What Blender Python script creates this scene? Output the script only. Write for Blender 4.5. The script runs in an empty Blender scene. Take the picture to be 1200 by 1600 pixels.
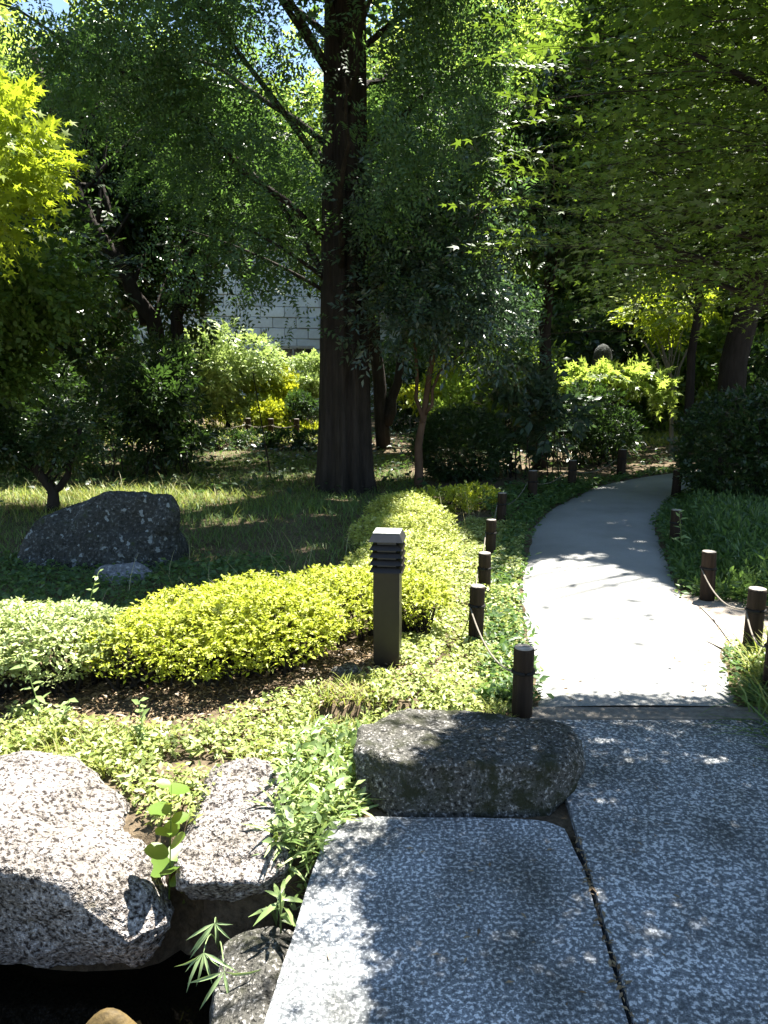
import bpy, bmesh, math
import numpy as np
from mathutils import Vector, noise

R = math.radians
scene = bpy.context.scene
COL = scene.collection

# ------------------------------------------------------------------ camera, sky, sun, exposure
cam_data = bpy.data.cameras.new('camera')
cam_data.sensor_fit = 'VERTICAL'
cam_data.sensor_height = 36.0
cam_data.lens = 36.0 * 1170.0 / 1600.0
cam_data.clip_start = 0.05
cam_data.clip_end = 900.0
camera = bpy.data.objects.new('camera', cam_data)
COL.objects.link(camera)
camera.location = (0, 0, 1.6)
camera.rotation_euler = (R(90 - 10.2), 0, 0)
scene.camera = camera

SUN_EL, SUN_AZ = 67.0, 40.0            # azimuth clockwise from +Y (the viewing direction)
world = bpy.data.worlds.new('World')
scene.world = world
world.use_nodes = True
wn = world.node_tree
sky = wn.nodes.new('ShaderNodeTexSky')
sky.sky_type = 'NISHITA'
sky.sun_disc = False
sky.sun_elevation = R(SUN_EL)
sky.sun_rotation = R(SUN_AZ)
sky.air_density = 1.2
sky.dust_density = 0.2
sky.ozone_density = 1.0
wn.nodes['Background'].inputs['Strength'].default_value = 0.051
wn.links.new(sky.outputs['Color'], wn.nodes['Background'].inputs['Color'])

sun_data = bpy.data.lights.new('sun', 'SUN')
sun_data.energy = 5.0
sun_data.angle = R(0.53)
sun_data.color = (1.0, 0.955, 0.87)
sun = bpy.data.objects.new('sun', sun_data)
COL.objects.link(sun)
S = Vector((math.cos(R(SUN_EL)) * math.sin(R(SUN_AZ)), math.cos(R(SUN_EL)) * math.cos(R(SUN_AZ)), math.sin(R(SUN_EL))))
sun.rotation_euler = S.to_track_quat('Z', 'Y').to_euler()
sun.location = (6, 8, 20)

scene.view_settings.view_transform = 'Standard'
scene.view_settings.look = 'None'
scene.view_settings.gamma = 1.0
scene.view_settings.use_curve_mapping = False
scene.view_settings.exposure = 2.45
scene.cycles.use_denoising = True
scene.cycles.max_bounces = 6
scene.cycles.diffuse_bounces = 3
scene.cycles.glossy_bounces = 2
scene.cycles.transmission_bounces = 4
scene.cycles.transparent_max_bounces = 4
scene.cycles.sample_clamp_indirect = 4.0

SX, SY = S.x / S.z, S.y / S.z         # shadow shift per metre of height

# ------------------------------------------------------------------ materials
def new_mat(name):
    m = bpy.data.materials.new(name)
    m.use_nodes = True
    nt = m.node_tree
    return m, nt, nt.nodes['Principled BSDF'], nt.nodes['Material Output']

def ramp(nt, stops, interp='LINEAR'):
    n = nt.nodes.new('ShaderNodeValToRGB')
    n.color_ramp.interpolation = interp
    el = n.color_ramp.elements
    while len(el) < len(stops):
        el.new(0.5)
    for e, (p, c) in zip(el, stops):
        e.position = p
        e.color = (*c, 1) if len(c) == 3 else c
    return n

def noise_node(nt, scale, detail=4, rough=0.6, vec=None, dim='3D'):
    n = nt.nodes.new('ShaderNodeTexNoise')
    n.inputs['Scale'].default_value = scale
    n.inputs['Detail'].default_value = detail
    n.inputs['Roughness'].default_value = rough
    if vec is not None:
        nt.links.new(vec, n.inputs['Vector'])
    return n

def bump(nt, height, strength, dist, bsdf, prev=None):
    b = nt.nodes.new('ShaderNodeBump')
    b.inputs['Strength'].default_value = strength
    b.inputs['Distance'].default_value = dist
    nt.links.new(height, b.inputs['Height'])
    if prev is not None:
        nt.links.new(prev.outputs['Normal'], b.inputs['Normal'])
    nt.links.new(b.outputs['Normal'], bsdf.inputs['Normal'])
    return b

def mix_col(nt, fac, a, b, mode='MIX'):
    n = nt.nodes.new('ShaderNodeMixRGB')
    n.blend_type = mode
    for s, v in (('Fac', fac), ('Color1', a), ('Color2', b)):
        if isinstance(v, (int, float)):
            n.inputs[s].default_value = v
        elif isinstance(v, tuple):
            n.inputs[s].default_value = (*v, 1)
        else:
            nt.links.new(v, n.inputs[s])
    return n.outputs['Color']

def leaf_mat(name, a, b, trans, fac=0.4, rough=0.45, spec=0.35, c=None):
    """leaf colours a..b picked per leaf, light shining through in colour trans"""
    m, nt, p, out = new_mat(name)
    g = nt.nodes.new('ShaderNodeNewGeometry')
    stops = [(0.0, a), (0.75, b)] + ([(1.0, c)] if c else [])
    rp = ramp(nt, stops)
    nt.links.new(g.outputs['Random Per Island'], rp.inputs['Fac'])
    nt.links.new(rp.outputs['Color'], p.inputs['Base Color'])
    p.inputs['Roughness'].default_value = rough
    p.inputs['Specular IOR Level'].default_value = spec
    t = nt.nodes.new('ShaderNodeBsdfTranslucent')
    tc = mix_col(nt, 0.75, rp.outputs['Color'], trans)
    nt.links.new(tc, t.inputs['Color'])
    mx = nt.nodes.new('ShaderNodeMixShader')
    mx.inputs['Fac'].default_value = fac
    nt.links.new(p.outputs['BSDF'], mx.inputs[1])
    nt.links.new(t.outputs['BSDF'], mx.inputs[2])
    nt.links.new(mx.outputs['Shader'], out.inputs['Surface'])
    return m

def bark_mat(name, a, b, scale=7.0, stretch=0.12, strength=0.7, dist=0.03):
    m, nt, p, out = new_mat(name)
    tc = nt.nodes.new('ShaderNodeTexCoord')
    mp = nt.nodes.new('ShaderNodeMapping')
    mp.inputs['Scale'].default_value = (1, 1, stretch)
    nt.links.new(tc.outputs['Object'], mp.inputs['Vector'])
    n = noise_node(nt, scale * 3, 6, 0.65, mp.outputs['Vector'])
    rp = ramp(nt, [(0.3, a), (0.7, b)])
    nt.links.new(n.outputs['Fac'], rp.inputs['Fac'])
    n2 = noise_node(nt, 1.6, 3, 0.6, tc.outputs['Object'])
    nt.links.new(mix_col(nt, n2.outputs['Fac'], rp.outputs['Color'], tuple(v * 0.55 for v in a)), p.inputs['Base Color'])
    p.inputs['Roughness'].default_value = 0.9
    p.inputs['Specular IOR Level'].default_value = 0.15
    bump(nt, n.outputs['Fac'], strength, dist, p)
    return m

def granite_mat(name, dark, mid, light, scale, moss=None, lichen=None, bump_s=0.6, cut=(0.42, 0.56), bd=0.012, stain=False, crack=0):
    m, nt, p, out = new_mat(name)
    tc = nt.nodes.new('ShaderNodeTexCoord')
    v = tc.outputs['Object']
    n = noise_node(nt, scale, 2.5, 0.65, v)
    rp = ramp(nt, [(cut[0] - 0.06, dark), (cut[0], mid), (cut[1], mid), (cut[1] + 0.06, light)])
    nt.links.new(n.outputs['Fac'], rp.inputs['Fac'])
    col = rp.outputs['Color']
    big = noise_node(nt, 3.5, 5, 0.6, v)
    r2 = ramp(nt, [(0.35, (0.62, 0.60, 0.56)), (0.65, (1, 1, 1))])
    nt.links.new(big.outputs['Fac'], r2.inputs['Fac'])
    col = mix_col(nt, 1.0, col, r2.outputs['Color'], 'MULTIPLY')
    if stain:
        ns = noise_node(nt, 1.7, 6, 0.68, v)
        rs_ = ramp(nt, [(0.36, (0.58, 0.58, 0.56)), (0.5, (0.95, 0.95, 0.95)), (0.66, (1.12, 1.12, 1.12))])
        nt.links.new(ns.outputs['Fac'], rs_.inputs['Fac'])
        col = mix_col(nt, 1.0, col, rs_.outputs['Color'], 'MULTIPLY')
        nf = noise_node(nt, scale * 3.2, 2, 0.6, v)
        rf = ramp(nt, [(0.36, (0.55, 0.55, 0.55)), (0.6, (1.15, 1.15, 1.15))])
        nt.links.new(nf.outputs['Fac'], rf.inputs['Fac'])
        col = mix_col(nt, 0.8, col, rf.outputs['Color'], 'MULTIPLY')
    if crack:
        vo = nt.nodes.new('ShaderNodeTexVoronoi')
        vo.feature = 'DISTANCE_TO_EDGE'
        vo.inputs['Scale'].default_value = crack
        wv = nt.nodes.new('ShaderNodeVectorMath')
        nt.links.new(v, wv.inputs[0])
        nwp = noise_node(nt, 4.0, 4, 0.6, v)
        sc_ = nt.nodes.new('ShaderNodeVectorMath'); sc_.operation = 'SCALE'
        nt.links.new(nwp.outputs['Color'], sc_.inputs[0]); sc_.inputs['Scale'].default_value = 0.35
        nt.links.new(sc_.outputs['Vector'], wv.inputs[1])
        nt.links.new(wv.outputs['Vector'], vo.inputs['Vector'])
        rc_ = ramp(nt, [(0.0, (0.18, 0.16, 0.14)), (0.022, (1, 1, 1))])
        nt.links.new(vo.outputs['Distance'], rc_.inputs['Fac'])
        col = mix_col(nt, 0.75, col, rc_.outputs['Color'], 'MULTIPLY')
    if moss:
        nm = noise_node(nt, 6.0, 6, 0.7, v)
        rm = ramp(nt, [(moss[1], (0, 0, 0)), (moss[1] + 0.12, (1, 1, 1))])
        nt.links.new(nm.outputs['Fac'], rm.inputs['Fac'])
        col = mix_col(nt, rm.outputs['Color'], col, moss[0])
    if lichen:
        nl = noise_node(nt, lichen[2], 2.0, 0.5, v)
        rl = ramp(nt, [(lichen[1], (0, 0, 0)), (lichen[1] + 0.03, (1, 1, 1))])
        nt.links.new(nl.outputs['Fac'], rl.inputs['Fac'])
        col = mix_col(nt, rl.outputs['Color'], col, lichen[0])
    nt.links.new(col, p.inputs['Base Color'])
    p.inputs['Roughness'].default_value = 0.85
    p.inputs['Specular IOR Level'].default_value = 0.25
    b = bump(nt, n.outputs['Fac'], bump_s, bd, p)
    bump(nt, big.outputs['Fac'], 0.5, 0.03, p, b)
    return m

def plain_mat(name, col, rough=0.6, var=0.3, scale=12.0, spec=0.3, metallic=0.0, bs=0.2):
    m, nt, p, out = new_mat(name)
    tc = nt.nodes.new('ShaderNodeTexCoord')
    n = noise_node(nt, scale, 5, 0.65, tc.outputs['Object'])
    rp = ramp(nt, [(0.3, tuple(v * (1 - var) for v in col)), (0.7, tuple(min(1, v * (1 + var)) for v in col))])
    nt.links.new(n.outputs['Fac'], rp.inputs['Fac'])
    nt.links.new(rp.outputs['Color'], p.inputs['Base Color'])
    p.inputs['Roughness'].default_value = rough
    p.inputs['Specular IOR Level'].default_value = spec
    p.inputs['Metallic'].default_value = metallic
    bump(nt, n.outputs['Fac'], bs, 0.01, p)
    return m

M = {}
M['slab'] = granite_mat('speckled_slab', (0.11, 0.12, 0.13), (0.20, 0.215, 0.23), (0.66, 0.67, 0.68), 78, bump_s=0.25, cut=(0.45, 0.53), bd=0.004, stain=True)
M['granite'] = granite_mat('pale_granite', (0.045, 0.036, 0.032), (0.29, 0.265, 0.25), (0.60, 0.56, 0.54), 66, moss=((0.12, 0.10, 0.06), 0.60), bump_s=1.0, cut=(0.46, 0.55), bd=0.025, stain=True, crack=2.6)
M['boulder'] = granite_mat('mossy_boulder', (0.016, 0.016, 0.013), (0.085, 0.083, 0.075), (0.36, 0.35, 0.34), 70, moss=((0.024, 0.026, 0.012), 0.49), bump_s=0.9, cut=(0.44, 0.57), bd=0.015)
M['lichen_stone'] = granite_mat('lichen_stone', (0.014, 0.016, 0.014), (0.040, 0.043, 0.040), (0.11, 0.115, 0.115), 38, moss=((0.03, 0.04, 0.015), 0.58), lichen=((0.19, 0.21, 0.21), 0.63, 15.0), bump_s=0.9, bd=0.02)
M['grey_stone'] = granite_mat('grey_stone', (0.06, 0.06, 0.07), (0.17, 0.18, 0.2), (0.36, 0.37, 0.4), 34, bump_s=0.8, bd=0.02)
M['bark_red'] = bark_mat('redwood_bark', (0.022, 0.018, 0.015), (0.085, 0.070, 0.058), 5, 0.11, 1.0, 0.06)
M['bark_dark'] = bark_mat('dark_bark', (0.02, 0.016, 0.013), (0.06, 0.05, 0.042), 6, 0.2)
M['bark_tan'] = bark_mat('smooth_tan_bark', (0.09, 0.055, 0.036), (0.2, 0.13, 0.09), 4, 0.3, 0.3, 0.01)
M['bark_pale'] = bark_mat('pale_bark', (0.16, 0.15, 0.13), (0.34, 0.32, 0.29), 6, 0.3, 0.3, 0.01)
M['wood_post'] = bark_mat('weathered_post', (0.016, 0.011, 0.008), (0.075, 0.053, 0.037), 9, 0.08, 0.8, 0.01)
M['wood_end'] = plain_mat('post_end_grain', (0.30, 0.27, 0.24), 0.9, 0.4, 40)
M['rope'] = plain_mat('grey_rope', (0.17, 0.15, 0.125), 0.95, 0.4, 180)
M['binding'] = plain_mat('black_binding', (0.012, 0.011, 0.01), 0.9, 0.3, 60)
M['lamp'] = plain_mat('dark_brown_lamp_paint', (0.013, 0.010, 0.0075), 0.42, 0.25, 25, 0.4, 0.0, 0.05)
M['lamp_cap'] = plain_mat('weathered_lamp_cap', (0.03, 0.03, 0.03), 0.35, 0.3, 30, 0.5, 0.0, 0.1)
M['lamp_dust'] = plain_mat('dust_on_lamp_cap', (0.30, 0.30, 0.29), 0.6, 0.3, 40)
M['lamp_glass'] = plain_mat('frosted_diffuser', (0.08, 0.08, 0.075), 0.4, 0.1, 10)
M['sign'] = plain_mat('white_sign_panel', (0.72, 0.76, 0.8), 0.5, 0.04)
M['sign_print'] = plain_mat('sign_print', (0.04, 0.06, 0.12), 0.6, 0.1)
M['pole'] = plain_mat('grey_pole', (0.1, 0.1, 0.1), 0.5, 0.2)
M['block'] = plain_mat('pale_stone_block', (0.68, 0.73, 0.80), 0.85, 0.10, 5.0, 0.2, 0.0, 0.4)  # blue of the skylight is put into the stone colour
nt = M['block'].node_tree
oi = nt.nodes.new('ShaderNodeObjectInfo')
rb = ramp(nt, [(0.0, (0.72, 0.74, 0.76)), (1.0, (1.0, 1.0, 1.0))])
nt.links.new(oi.outputs['Random'], rb.inputs['Fac'])
pb = nt.nodes['Principled BSDF']
src_ = pb.inputs['Base Color'].links[0].from_socket
nt.links.new(mix_col(nt, 1.0, src_, rb.outputs['Color'], 'MULTIPLY'), pb.inputs['Base Color'])
M['mortar'] = plain_mat('stone_joint', (0.36, 0.36, 0.37), 0.9, 0.2)
M['glass'] = plain_mat('dark_window_glass', (0.02, 0.022, 0.025), 0.08, 0.1, 3.0, 0.5)
M['roof'] = plain_mat('brown_grey_roof', (0.27, 0.24, 0.22), 0.8, 0.15, 3.0)
M['mud'] = plain_mat('wet_brown_mud', (0.085, 0.058, 0.02), 0.7, 0.5, 30, 0.3, 0.0, 0.5)
M['litter'] = leaf_mat('dry_litter', (0.10, 0.06, 0.03), (0.26, 0.19, 0.11), (0.2, 0.13, 0.06), 0.15)

M['leaf_redwood'] = leaf_mat('redwood_needles', (0.028, 0.060, 0.022), (0.062, 0.110, 0.042), (0.16, 0.30, 0.05), 0.40, 0.5, 0.3)
M['leaf_maple'] = leaf_mat('maple_leaf', (0.030, 0.062, 0.009), (0.060, 0.105, 0.015), (0.19, 0.30, 0.022), 0.31, 0.5, 0.3, (0.075, 0.11, 0.018))
M['leaf_maple_y'] = leaf_mat('yellow_green_leaf', (0.10, 0.15, 0.012), (0.22, 0.28, 0.02), (0.44, 0.54, 0.03), 0.5, 0.5, 0.3)
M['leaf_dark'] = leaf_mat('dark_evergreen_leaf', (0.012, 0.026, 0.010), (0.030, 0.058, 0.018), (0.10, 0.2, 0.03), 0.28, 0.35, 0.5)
M['leaf_mid'] = leaf_mat('mid_green_leaf', (0.036, 0.070, 0.018), (0.095, 0.15, 0.03), (0.30, 0.44, 0.05), 0.46, 0.38, 0.45)
M['leaf_wood'] = leaf_mat('sunny_wood_leaf', (0.06, 0.11, 0.022), (0.15, 0.22, 0.045), (0.42, 0.54, 0.08), 0.55, 0.42, 0.4, (0.24, 0.29, 0.07))
M['leaf_blue'] = leaf_mat('blue_green_glossy_leaf', (0.03, 0.05, 0.035), (0.06, 0.095, 0.065), (0.10, 0.2, 0.06), 0.25, 0.3, 0.6)
M['leaf_big'] = leaf_mat('large_dark_leaf', (0.022, 0.045, 0.025), (0.045, 0.075, 0.045), (0.10, 0.18, 0.05), 0.25, 0.4, 0.45)
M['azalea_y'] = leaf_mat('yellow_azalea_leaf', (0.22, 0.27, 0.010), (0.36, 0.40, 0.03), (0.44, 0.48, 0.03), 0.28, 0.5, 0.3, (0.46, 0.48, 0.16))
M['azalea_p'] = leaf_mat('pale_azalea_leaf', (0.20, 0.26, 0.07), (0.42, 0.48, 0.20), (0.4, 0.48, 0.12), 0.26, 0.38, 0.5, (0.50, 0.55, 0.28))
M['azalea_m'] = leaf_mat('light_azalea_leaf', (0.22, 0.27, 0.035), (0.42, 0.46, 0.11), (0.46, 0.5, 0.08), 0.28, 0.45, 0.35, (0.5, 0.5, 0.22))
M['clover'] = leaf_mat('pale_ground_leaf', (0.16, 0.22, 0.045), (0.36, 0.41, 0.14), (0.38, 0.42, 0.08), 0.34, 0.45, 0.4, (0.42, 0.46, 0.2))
M['weed'] = leaf_mat('weed_leaf', (0.11, 0.18, 0.045), (0.26, 0.35, 0.13), (0.36, 0.44, 0.10), 0.34, 0.35, 0.5, (0.44, 0.50, 0.27))
M['grass'] = leaf_mat('lawn_grass', (0.06, 0.12, 0.03), (0.14, 0.22, 0.055), (0.24, 0.34, 0.07), 0.36, 0.5, 0.3, (0.22, 0.27, 0.10))
M['grass_y'] = leaf_mat('bright_grass', (0.13, 0.18, 0.03), (0.28, 0.31, 0.07), (0.36, 0.4, 0.06), 0.36, 0.5, 0.3, (0.36, 0.32, 0.14))
M['straw'] = leaf_mat('pale_seed_grass', (0.22, 0.24, 0.10), (0.42, 0.40, 0.22), (0.4, 0.36, 0.15), 0.4, 0.5, 0.3)
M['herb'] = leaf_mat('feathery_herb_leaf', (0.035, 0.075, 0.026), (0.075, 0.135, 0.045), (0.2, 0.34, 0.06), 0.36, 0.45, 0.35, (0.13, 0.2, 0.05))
M['bamboo'] = leaf_mat('bamboo_grass_leaf', (0.16, 0.24, 0.09), (0.30, 0.40, 0.18), (0.3, 0.4, 0.1), 0.3, 0.35, 0.5)
M['roundleaf'] = leaf_mat('round_sapling_leaf', (0.06, 0.12, 0.02), (0.12, 0.2, 0.03), (0.38, 0.42, 0.03), 0.42, 0.42, 0.4)
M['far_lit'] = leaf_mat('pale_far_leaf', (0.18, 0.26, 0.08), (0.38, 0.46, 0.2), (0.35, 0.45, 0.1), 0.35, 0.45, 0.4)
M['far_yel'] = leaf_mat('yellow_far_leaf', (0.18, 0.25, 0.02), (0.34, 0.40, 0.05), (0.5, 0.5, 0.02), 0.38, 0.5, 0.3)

# ground
m, nt, p, out = new_mat('garden_earth')
tc = nt.nodes.new('ShaderNodeTexCoord')
n1 = noise_node(nt, 1.3, 6, 0.65, tc.outputs['Object'])
n2 = noise_node(nt, 34, 5, 0.7, tc.outputs['Object'])
r1 = ramp(nt, [(0.35, (0.075, 0.055, 0.035)), (0.55, (0.12, 0.092, 0.06)), (0.7, (0.055, 0.062, 0.024))])
nt.links.new(n1.outputs['Fac'], r1.inputs['Fac'])
r2 = ramp(nt, [(0.3, (0.5, 0.5, 0.5)), (0.7, (1.5, 1.5, 1.5))])
nt.links.new(n2.outputs['Fac'], r2.inputs['Fac'])
nt.links.new(mix_col(nt, 1.0, r1.outputs['Color'], r2.outputs['Color'], 'MULTIPLY'), p.inputs['Base Color'])
p.inputs['Roughness'].default_value = 0.95
p.inputs['Specular IOR Level'].default_value = 0.1
bump(nt, n2.outputs['Fac'], 0.8, 0.03, p)
M['earth'] = m
# path
m, nt, p, out = new_mat('pale_path_surface')
tc = nt.nodes.new('ShaderNodeTexCoord')
n1 = noise_node(nt, 1.1, 5, 0.6, tc.outputs['Object'])
n2 = noise_node(nt, 140, 3, 0.7, tc.outputs['Object'])
r1 = ramp(nt, [(0.3, (0.20, 0.20, 0.19)), (0.5, (0.255, 0.255, 0.245)), (0.7, (0.29, 0.29, 0.28))])
nt.links.new(n1.outputs['Fac'], r1.inputs['Fac'])
r2 = ramp(nt, [(0.3, (0.75, 0.75, 0.75)), (0.65, (1.1, 1.1, 1.1))])
nt.links.new(n2.outputs['Fac'], r2.inputs['Fac'])
nt.links.new(mix_col(nt, 1.0, r1.outputs['Color'], r2.outputs['Color'], 'MULTIPLY'), p.inputs['Base Color'])
p.inputs['Roughness'].default_value = 0.9
p.inputs['Specular IOR Level'].default_value = 0.15
bump(nt, n2.outputs['Fac'], 0.5, 0.006, p)
M['path'] = m
M['verge'] = plain_mat('dusty_earth_verge', (0.26, 0.225, 0.19), 0.95, 0.3, 22, 0.1, 0.0, 0.6)
M['threshold'] = plain_mat('brown_grey_concrete', (0.17, 0.155, 0.135), 0.9, 0.3, 40, 0.15, 0.0, 0.4)
m, nt, p, out = new_mat('dark_pond_water')
p.inputs['Base Color'].default_value = (0.004, 0.0035, 0.002, 1)
p.inputs['Roughness'].default_value = 0.03
p.inputs['IOR'].default_value = 1.33
tc = nt.nodes.new('ShaderNodeTexCoord')
nw = noise_node(nt, 5, 3, 0.5, tc.outputs['Object'])
bump(nt, nw.outputs['Fac'], 0.15, 0.02, p)
M['water'] = m

# ------------------------------------------------------------------ mesh helpers
def tri_mesh(name, V, F, mats, smooth=False):
    V = np.asarray(V, np.float32)
    F = np.asarray(F, np.int32)
    me = bpy.data.meshes.new(name)
    k = F.shape[1]
    me.vertices.add(len(V))
    me.vertices.foreach_set('co', V.ravel())
    me.loops.add(F.size)
    me.loops.foreach_set('vertex_index', F.ravel())
    me.polygons.add(len(F))
    me.polygons.foreach_set('loop_start', np.arange(0, F.size, k, dtype=np.int32))
    me.polygons.foreach_set('loop_total', np.full(len(F), k, np.int32))
    if smooth:
        me.polygons.foreach_set('use_smooth', np.ones(len(F), bool))
    me.materials.append(M[mats])
    me.update(calc_edges=True)
    me.validate()
    return me

def link(name, me, parent=None, loc=None):
    o = bpy.data.objects.new(name, me)
    COL.objects.link(o)
    if parent is not None:
        o.parent = parent
    if loc is not None:
        o.location = loc
    return o

def tag(o, label=None, cat=None, group=None, kind=None):
    if label: o['label'] = label
    if cat: o['category'] = cat
    if group: o['group'] = group
    if kind: o['kind'] = kind
    return o

def thing(name, label, cat, loc=(0, 0, 0), rz=0.0, group=None):
    o = bpy.data.objects.new(name, None)
    o.empty_display_size = 0.1
    COL.objects.link(o)
    o.location = loc
    o.rotation_euler = (0, 0, rz)
    return tag(o, label, cat, group)

def copy_thing(src, loc, rz, scale, label, group=None):
    c = src.copy()
    COL.objects.link(c)
    c.location = loc
    c.rotation_euler = (0, 0, rz)
    c.scale = (scale, scale, scale)
    c['label'] = label
    if group: c['group'] = group
    for ch in list(src.children):
        k = ch.copy(); COL.objects.link(k); k.parent = c
        for gc in list(ch.children):
            q = gc.copy(); COL.objects.link(q); q.parent = k
    return c

def unit(a):
    a = np.asarray(a, float)
    return a / np.maximum(np.linalg.norm(a, axis=-1, keepdims=True), 1e-9)

# leaf templates: axis +Y, width X, normal +Z, length 1
def T_leaf(w=0.2, fold=0.07, droop=-0.06):
    V = [(0, 0, 0), (-w, 0.42, fold), (0, 0.5, 0), (w, 0.42, fold), (0, 1, droop)]
    F = [(0, 2, 1), (0, 3, 2), (1, 2, 4), (2, 3, 4)]
    return np.array(V, float), np.array(F)
def T_diamond(w=0.25, fold=0.05):
    return np.array([(0, 0, 0), (-w, 0.5, fold), (0, 1, 0), (w, 0.5, fold)], float), np.array([(0, 2, 1), (0, 3, 2)])
def T_maple(n=5):
    V = [(0, 0.25, 0.02)]
    lobes = [(-118, 0.42), (-62, 0.70), (0, 0.85), (62, 0.70), (118, 0.42)]
    if n == 7:
        lobes = [(-130, 0.35), (-88, 0.58), (-44, 0.78), (0, 0.88), (44, 0.78), (88, 0.58), (130, 0.35)]
    V.append((0, 0.02, 0))
    for i, (a, l) in enumerate(lobes):
        t = R(a)
        V.append((math.sin(t) * l, 0.25 + math.cos(t) * l, -0.10 * l))
        if i < len(lobes) - 1:
            t2 = R((a + lobes[i + 1][0]) / 2)
            V.append((math.sin(t2) * 0.24, 0.25 + math.cos(t2) * 0.24, 0.02))
    k = len(V)
    F = [(0, i + 1, i) for i in range(1, k - 1)] + [(0, 1, k - 1)]
    return np.array(V, float), np.array(F)
def T_frond(pairs=9, w=0.22):
    V, F = [], []
    for i in range(pairs):
        t = 0.06 + 0.9 * i / (pairs - 1)
        l = w * (1.0 - 0.75 * abs(t - 0.45) ** 1.4 * 1.6)
        for s in (-1, 1):
            b = len(V)
            w2 = 0.36 / pairs
            V += [(0, t - w2, -0.12 * t * t), (0, t + w2, -0.12 * t * t), (s * l, t + 0.10, -0.12 * t * t - 0.04)]
            F.append((b, b + 1, b + 2) if s < 0 else (b, b + 2, b + 1))
    return np.array(V, float), np.array(F)
def T_blade(w=0.03, bend=0.35):
    V = [(-w, 0, 0), (w, 0, 0), (-w * 0.8, 0.45, bend * 0.15), (w * 0.8, 0.45, bend * 0.15), (-w * 0.45, 0.8, bend * 0.55), (w * 0.45, 0.8, bend * 0.55), (0, 1.0, bend)]
    F = [(0, 1, 3), (0, 3, 2), (2, 3, 5), (2, 5, 4), (4, 5, 6)]
    return np.array(V, float), np.array(F)
def T_short(w=0.03, bend=0.4):
    return np.array([(-w, 0, 0), (w, 0, 0), (-w * 0.7, 0.6, bend * 0.3), (w * 0.7, 0.6, bend * 0.3), (0, 1, bend)], float), np.array([(0, 1, 3), (0, 3, 2), (2, 3, 4)])
def T_long(w=0.09, bend=-0.25):
    V = [(0, 0, 0), (-w, 0.3, 0.03), (0, 0.3, 0.0), (w, 0.3, 0.03), (-w * 0.8, 0.65, bend * 0.35 + 0.03), (0, 0.65, bend * 0.35), (w * 0.8, 0.65, bend * 0.35 + 0.03), (0, 1, bend)]
    F = [(0, 2, 1), (0, 3, 2), (1, 2, 5), (1, 5, 4), (2, 3, 6), (2, 6, 5), (4, 5, 7), (5, 6, 7)]
    return np.array(V, float), np.array(F)
def T_round():
    V = [(0, 0.0, 0)]
    for a in range(-150, 181, 30):
        t = R(a)
        r = 0.46 * (1 + 0.1 * (abs(a) == 0))
        V.append((math.sin(t) * r * 0.92, 0.5 + math.cos(t) * r, 0.06 * abs(math.sin(t))))
    V[0] = (0, 0.5, -0.02)
    k = len(V)
    F = [(0, i + 1, i) for i in range(1, k - 1)] + [(0, 1, k - 1)]
    return np.array(V, float), np.array(F)

def scatter(T, P, A, N, s):
    """copies of template T at P with axis A, normal N, size s -> verts, faces"""
    TV, TF = T
    P = np.asarray(P, float)
    A = unit(A)
    B = unit(np.cross(A, N))
    Nn = np.cross(B, A)
    s = np.broadcast_to(np.asarray(s, float), (len(P),))[:, None, None]
    W = P[:, None, :] + s * (TV[None, :, 0:1] * B[:, None, :] + TV[None, :, 1:2] * A[:, None, :] + TV[None, :, 2:3] * Nn[:, None, :])
    F = TF[None] + (np.arange(len(P)) * len(TV))[:, None, None]
    return W.reshape(-1, 3), F.reshape(-1, 3)

def merge(parts):
    V, F, o = [], [], 0
    for v, f in parts:
        V.append(v); F.append(np.asarray(f) + o); o += len(v)
    return np.concatenate(V), np.concatenate(F)

def tube(pts, rad, sides=7, flute=0.0, ph=0.0, cap=True):
    pts = np.asarray(pts, float)
    rad = np.broadcast_to(np.asarray(rad, float), (len(pts),))
    tan = unit(np.gradient(pts, axis=0))
    ref = np.array([1.0, 0, 0]) if abs(tan[0, 0]) < 0.8 else np.array([0, 1.0, 0])
    b = unit(np.cross(tan, ref)); c = np.cross(tan, b)
    th = np.linspace(0, 2 * math.pi, sides, endpoint=False)
    V = []
    for i in range(len(pts)):
        r = rad[i] * (1 + flute * (np.cos(5 * th + ph) * 0.6 + np.cos(3 * th + 1.3 + ph) * 0.4) * (1.0 if np.isscalar(flute) else 1))
        V.append(pts[i] + np.outer(np.cos(th) * r, b[i]) + np.outer(np.sin(th) * r, c[i]))
    V = np.concatenate(V)
    F = []
    for i in range(len(pts) - 1):
        for j in range(sides):
            k = (j + 1) % sides
            a0, a1, b0, b1 = i * sides + j, i * sides + k, (i + 1) * sides + j, (i + 1) * sides + k
            F += [(a0, a1, b1), (a0, b1, b0)]
    if cap:
        n = len(V)
        V = np.concatenate([V, pts[:1], pts[-1:]])
        e = (len(pts) - 1) * sides
        for j in range(sides):
            k = (j + 1) % sides
            F += [(n, k, j), (n + 1, e + j, e + k)]
    return V, np.array(F)

def curve(p0, p1, p2, n=7):
    t = np.linspace(0, 1, n)[:, None]
    p0, p1, p2 = (np.asarray(q, float) for q in (p0, p1, p2))
    return (1 - t) ** 2 * p0 + 2 * t * (1 - t) * p1 + t ** 2 * p2

def rand_dir(rng, n):
    return unit(rng.normal(size=(n, 3)))

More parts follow.
